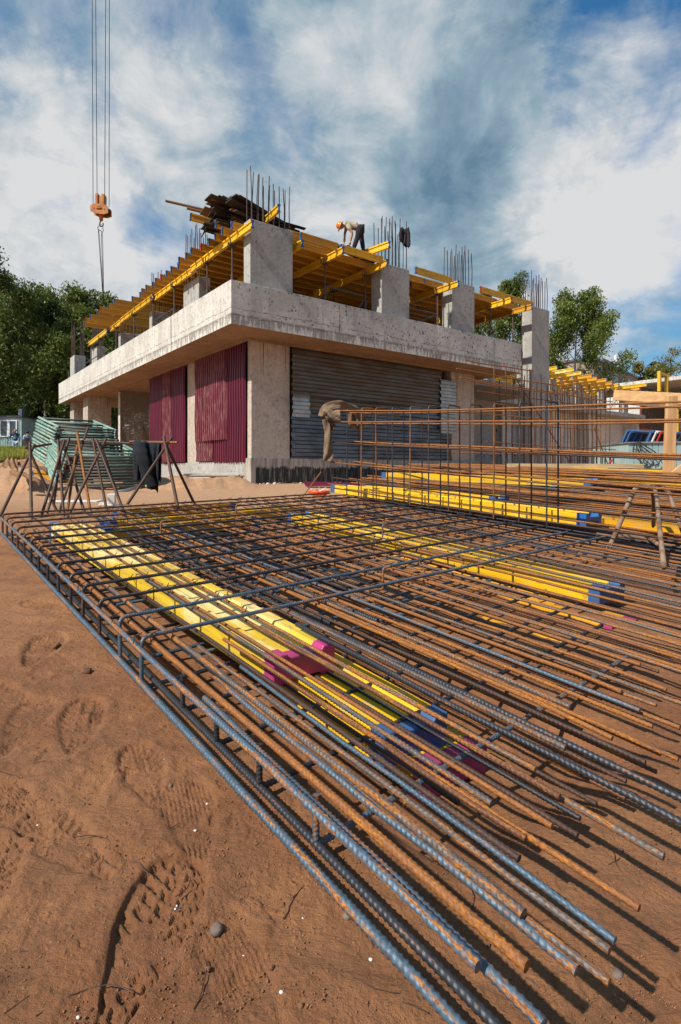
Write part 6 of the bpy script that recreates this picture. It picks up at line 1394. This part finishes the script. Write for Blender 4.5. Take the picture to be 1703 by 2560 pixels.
# ------------------------------------------------------------------ trees
def tree(x, y, z0, h, rad, label, leaf='leaf_dark', trunk='bark_dark', n=9000, ls=.16, lo=.18, group=None, shape='round', seed=0, name='tree', droop=.5, lean=0.0):
    r = np.random.default_rng(seed + 100); e = empty(name, (x, y, z0), 0, label, 'tree', group)
    m = MB(); k = 7; pts = [(lean * h * (i / k) ** 2 + r.uniform(-.1, .1), r.uniform(-.1, .1), h * .93 * i / k) for i in range(k + 1)]; R0 = max(.12, h * .013); m.tube(pts, [R0 * (1 - .93 * i / k) for i in range(k + 1)], 8); m.build('trunk', M[trunk], e, smooth=True)
    # limbs
    m = MB(); tips = []; wts = []
    nl = 30 if shape != 'fir' else 46
    for i in range(nl):
        t = lo + (0.97 - lo) * (i + r.random()) / nl; a = r.uniform(0, 6.283); P = Vector(pts[0]).lerp(Vector(pts[-1]), 0); f = t / .93 * k; j = min(int(f), k - 1); P = Vector(pts[j]).lerp(Vector(pts[j + 1]), min(f - j, 1))
        u = (t - lo) / (1 - lo)
        if shape == 'fir': L = rad * (1 - u) ** 1.0 * r.uniform(.8, 1.05) + .1; rise = -.15
        elif shape == 'column': L = rad * (math.sin(min(1, u * 1.1 + .12) * math.pi * .93) ** .6) * r.uniform(.6, 1.1); rise = .55
        else: L = rad * (max(0.05, math.sin((u * .80 + .17) * math.pi)) ** .65) * r.uniform(.6, 1.15); rise = .45
        Q = P + Vector((math.cos(a) * L, math.sin(a) * L, L * rise)); mid = P.lerp(Q, .5) + Vector((0, 0, L * .10)); m.tube([P, mid, Q], [max(.02, R0 * .30 * (1 - t)) + .02, .025, .012], 5)
        for q in range(5): w_ = .35 + .65 * (q + r.random()) / 5; tips.append(P.lerp(Q, w_) + Vector(tuple(r.normal(0, .12 * rad * .5, 3)))); wts.append(.5 + w_)
    m.build('limbs', M[trunk], e)
    T_ = np.array([tuple(t) for t in tips]); w = np.array(wts); w /= w.sum(); nc = len(T_)
    cs = (0.15 * rad + .12) * r.uniform(.6, 1.35, nc) if shape != 'fir' else np.full(nc, .08 * rad + .08)
    ci = r.choice(nc, n, p=w); off = r.normal(0, 1, (n, 3)); off /= np.linalg.norm(off, axis=1)[:, None]; off *= (r.random(n) ** .45)[:, None]
    C = T_[ci] + off * cs[ci][:, None] * np.array([1, 1, .8])
    dr = (r.random(n) ** 2) * droop * cs[ci] * 2.6; C[:, 2] -= dr * (r.random(n) < .5)
    a = r.normal(0, 1, (n, 3)); a[:, 2] *= .6; a /= np.linalg.norm(a, axis=1)[:, None]; b = np.cross(a, r.normal(0, 1, (n, 3))); b /= np.linalg.norm(b, axis=1)[:, None]
    s_ = ls * r.uniform(.6, 1.3, n)[:, None]; a = a * s_ * .62; b = b * s_
    V = np.stack([C - b, C + a * .8, C + b, C - a * .8], 1).reshape(-1, 3); Fq = np.arange(4 * n).reshape(-1, 4)
    me = np_mesh('crown', V, Fq); o = link('crown', me, M[leaf], e); return e
GT = 'trees behind the site on the left'
TL = [(-45, 40, 610, 4.6, 'tallest leafy birch, at the left picture edge', 'leaf', 'bark', 0.35), (60, 49, 762, 5.2, 'dark tree just right of the tallest birch', 'leaf_dark', 'bark_dark', 0),
      (112, 46, 730, 4.4, 'dark tree with a pointed top behind the cabin', 'leaf_dark', 'bark', 0), (165, 52, 745, 5.4, 'broad dark tree behind the green frames', 'leaf_dark', 'bark_dark', 0),
      (232, 43, 722, 4.2, 'lighter green birch behind the lifting sling', 'leaf', 'bark', 0), (290, 56, 800, 6.0, 'dark tree showing between the upper storey posts', 'leaf_dark', 'bark_dark', 0),
      (20, 58, 700, 6.5, 'large dark tree at the back left', 'leaf_dark', 'bark_dark', 0), (360, 60, 880, 6.5, 'dark tree behind the open bay of the building', 'leaf_dark', 'bark_dark', 0), (130, 60, 800, 6.5, 'dark tree filling the back row', 'leaf_dark', 'bark_dark', 0), (85, 53, 740, 4.6, 'narrow dark tree between the pointed one and its left neighbour', 'leaf_dark', 'bark', 0), (195, 50, 760, 4.0, 'narrow dark tree left of the lighter birch', 'leaf', 'bark', 0), (440, 62, 900, 6.0, 'dark tree hidden behind the storey', 'leaf_dark', 'bark_dark', 0)]
for i, (u, Y, vt, rad, l, lf, bk, ln) in enumerate(TL):
    x = (u - 851.5) / FPX * Y; z0 = gz(x, Y) - .2; top = CAMH + (HOR - vt) / FPX * Y
    tree(x, Y, z0, (top - z0) * .99, rad, l, lf, bk, n=24000 if i < 7 else 12000, ls=.13, lo=.10, group=GT, seed=i, shape='column', name='birch_tree' if lf == 'leaf' else 'tree', droop=.6)
# dense undergrowth along the back
for i, (u, Y, h, w_) in enumerate([(20, 47, 5, 5), (90, 48, 6, 5), (150, 49, 6.5, 5), (210, 47, 6, 5), (270, 50, 6, 5), (330, 52, 6.5, 5), (400, 54, 6, 5), (-40, 50, 6, 5), (470, 56, 5, 5)]):
    x = (u - 851.5) / FPX * Y; tree(x, Y, gz(x, Y) - .2, h * 1.3, w_ * .75, '%s leafy bush from the left in the undergrowth behind the fence' % ORD[i], 'leaf_dark', 'bark_dark', n=9000, ls=.22, lo=.03, group='undergrowth behind the fence', seed=50 + i, name='bush')
GTR = 'trees behind the right end of the building'
for i, (u, Y, vt, rad, l, lf, sh, nm, n) in enumerate(((1275, 58, 684, 3.6, 'drooping birch rising between the last two upper columns', 'leaf', 'column', 'birch_tree', 42000), (1440, 54, 732, 5.0, 'tall lone birch right of the tall end column', 'leaf', 'column', 'birch_tree', 60000),
        (1205, 70, 712, 2.2, 'small birch top showing left of the drooping birch', 'leaf', 'column', 'birch_tree', 9000), (1345, 64, 800, 3.6, 'lower tree between the two birches', 'leaf_dark', 'round', 'tree', 16000),
        (1632, 88, 888, 1.7, 'small dark fir on the skyline at the right', 'leaf_fir', 'fir', 'fir_tree', 5000), (1600, 84, 905, 3.6, 'yellow green tree left of the fir', 'leaf_yellow', 'round', 'tree', 9000), (1660, 80, 908, 3.4, 'yellow green tree right of the fir', 'leaf', 'round', 'tree', 9000),
        (1710, 62, 860, 4.0, 'brownish thin tree at the right picture edge', 'leaf_yellow', 'round', 'tree', 7000), (1530, 92, 955, 3.0, 'low yellowish tree before the apartment block', 'leaf_yellow', 'round', 'tree', 5000))):
    x = (u - 851.5) / FPX * Y; top = CAMH + (HOR - vt) / FPX * Y; tree(x, Y, .2, top - .2, rad, l, lf, 'bark' if nm == 'birch_tree' else 'bark_dark', n=n, ls=.12 if Y < 70 else .2, lo=.14, group=GTR, seed=200 + i, shape=sh, name=nm, droop=.8 if nm == 'birch_tree' else .3)
# ------------------------------------------------------------------ grass, debris, pebbles
def grass(name, n, xr, yr, h, label):
    r = np.random.default_rng(5); X = r.uniform(*xr, n); Y = r.uniform(*yr, n); Z = gz0(X, Y); keep = fbm(X, Y, 2.0, 3, 8) > -.12; X, Y, Z = X[keep], Y[keep], Z[keep]; n = len(X)
    a = r.uniform(0, 6.28, n); hh = h * r.uniform(.5, 1.3, n); w = .018 + .02 * r.random(n); dx, dy = np.cos(a) * w, np.sin(a) * w; lx, ly = r.normal(0, .1, n), r.normal(0, .1, n)
    V = np.stack([np.stack([X - dx, Y - dy, Z - .02], -1), np.stack([X + dx, Y + dy, Z - .02], -1), np.stack([X + lx + dx * .2, Y + ly + dy * .2, Z + hh], -1), np.stack([X + lx - dx * .2, Y + ly - dy * .2, Z + hh], -1)], 1).reshape(-1, 3)
    o = link(name, np_mesh(name, V, np.arange(4 * n).reshape(-1, 4)), M['grass']); tag(o, label, 'grass', kind='stuff')
grass('grass', 60000, (-24, -14.5), (22, 40), .32, 'yellow green grass on the rise before the cabin')
def stone(P, r, mat, label, group, name='pebble'):
    m = MB(); m.ball((0, 0, 0), r, r * random.uniform(.7, .95), r * random.uniform(.5, .7), 9, 6, .32 if name in ('clod', 'crumb', 'rubble') else .12); o = m.build(name, mat, smooth=True); o.location = (P[0], P[1], gz(P[0], P[1]) + r * .25); o.rotation_euler.z = random.random() * 6; return tag(o, label, name, group)
M['stone_grey'] = simple('pebble_stone', (0.20, 0.145, 0.115), (0.13, 0.09, 0.07), 30, 0.8, bs=.3); M['stone_white'] = simple('white_chip', (0.72, 0.68, 0.64), (0.6, 0.56, 0.5), 30, 0.8); M['clod'] = simple('earth_clod', (0.20, 0.09, 0.045), (0.12, 0.055, 0.03), 40, 0.95, bs=.8)
def gpx(u, v):                                       # ground point seen at a pixel
    d = Vector(((u - 851.5) / FPX, 1, (HOR - v) / FPX)); t = .5
    for _ in range(60):
        z = gz(d.x * t, t); t = t + ((CAMH + d.z * t) - z) / max(.2, -d.z) * .5
    return (d.x * t, t)
stone(gpx(541, 2328), .0105, M['stone_grey'], 'smooth grey pebble right of the boot print', None)
for (u, v, r, l) in ((142, 1616, .013, 'small dark clod of earth, upper of the two left of the mat'), (216, 1682, .018, 'larger dark clod of earth left of the mat'), (1543, 2440, .010, 'brown stone near the right bottom corner'), (868, 2294, .0075, 'brown pebble beneath the lowest bars')):
    stone(gpx(u, v), r, M['clod'] if 'clod' in l else M['stone_grey'], l, None, 'clod' if 'clod' in l else 'pebble')
for (u, v) in ((287, 1944), (410, 1897), (651, 2093), (437, 2272), (440, 2262), (609, 2390), (57, 2400), (929, 2397), (194, 2545), (825, 2165), (944, 2033), (1238, 2068), (1461, 2060), (1236, 2167), (1546, 1994), (1600, 2110), (1300, 2410), (300, 1700), (520, 2010), (1563, 2500), (130, 1950), (492, 2075), (545, 1975), (1650, 2222), (700, 2480), (760, 2300), (380, 2050), (90, 2060), (1127, 2110), (1350, 2170)):
    stone(gpx(u + random.uniform(-4, 4), v + random.uniform(-4, 4)), random.uniform(.0015, .0032), M['stone_white'], 'tiny white chip of stone on the red sand', 'white stone chips on the sand', 'stone_chip')
for i in range(40):
    u = random.uniform(0, 1703); v = random.uniform(1700, 2556); x, y = gpx(u, v); stone((x, y), random.uniform(.0015, .0045), M['clod'] if random.random() < .8 else M['stone_grey'], 'small crumb of red earth on the sand', 'crumbs of red earth', 'crumb')
def crumbs(n):
    r = np.random.default_rng(3); ang = r.uniform(-.62, .62, n); R = .5 * np.exp(r.random(n) ** 1.2 * 2.0); X = R * np.sin(ang); Y = R * np.cos(ang); keep = fbm(X, Y, .14, 3, 15) + r.normal(0, .10, n) > -.02; X, Y = X[keep], Y[keep]; n = len(X)
    s_ = .0006 + .0019 * r.random(n) ** 3; Z = gz0(X, Y) + .028 * fbm(X, Y, 0.9, 4, 1); c_, s2 = math.cos(0.5), math.sin(0.5); Z = Z + 0.013 * fbm((c_ * X + s2 * Y) * .45, -s2 * X + c_ * Y, 0.12, 4, 9) + footprints(X, Y) + s_ * .2
    base = np.array([(1, 0, 0), (0, 1, 0), (-1, 0, 0), (0, -1, 0), (0, 0, .9), (0, 0, -.9)], float); V = base[None] * s_[:, None, None] * r.uniform(.6, 1.25, (n, 6, 1)) + np.stack([X, Y, Z], -1)[:, None, :]
    f = np.array([(0, 1, 4), (1, 2, 4), (2, 3, 4), (3, 0, 4), (1, 0, 5), (2, 1, 5), (3, 2, 5), (0, 3, 5)]); Fq = (f[None] + np.arange(n)[:, None, None] * 6).reshape(-1, 3)
    o = link('earth_crumbs', np_mesh('earth_crumbs', V.reshape(-1, 3), Fq), M['crumb']); tag(o, 'loose crumbs of red earth strewn over the sand', 'gravel', kind='stuff')
M['crumb'] = simple('crumb_earth', (0.30, 0.14, 0.062), (0.17, 0.075, 0.035), 25, 0.95)
crumbs(60000)
def wire(u, v, L, ang, label='bent bit of tie wire on the sand', group='bits of tie wire', cv=.4):
    x, y = gpx(u, v); m = MB(); pts = []; a = ang
    for k in range(7): z = gz(x, y) + .0025; pts.append((x, y, z)); x += L / 6 * math.cos(a); y += L / 6 * math.sin(a); a += random.uniform(-cv, cv)
    m.tube(pts, .0008, 5); tag(m.build('tie_wire', M['st_brown']), label, 'wire', group)
for i in range(34): wire(random.uniform(0, 1650), random.uniform(1800, 2540), random.uniform(.02, .07), random.uniform(0, 6.28))
wire(10, 2540, .13, .9, 'long curved wire at the bottom left corner', None, .15); wire(90, 2545, .12, .7, 'second long curved wire at the bottom left corner', None, .5)
P = gpx(1005, 2020); m = MB(); a = Vector((P[0], P[1], gz(*P))); m.add([a, a + Vector((.006, .002, 0)), a + Vector((.012, .01, .022)), a + Vector((.008, .008, .02)), a + Vector((0, 0, .001)), a + Vector((.006, .002, .001)), a + Vector((.012, .01, .023)), a + Vector((.008, .008, .021))], [(0, 1, 2, 3), (7, 6, 5, 4)]); tag(m.build('yellow_splinter', M['yellow_bright']), 'thin yellow splinter standing in the sand under the bars', 'splinter')
# rubble along the plinth
for i in range(70):
    t = random.random(); P = bl(1.0 + 3.2 * t if i % 3 else 1.0, .95 - random.random() * .25 if i % 3 else 1.0 + 2 * t, 0); stone(P, random.uniform(.02, .055), M['white'] if random.random() < .4 else M['stone_grey'], 'small lump of concrete rubble at the foot of the plinth', 'rubble at the plinth', 'rubble')
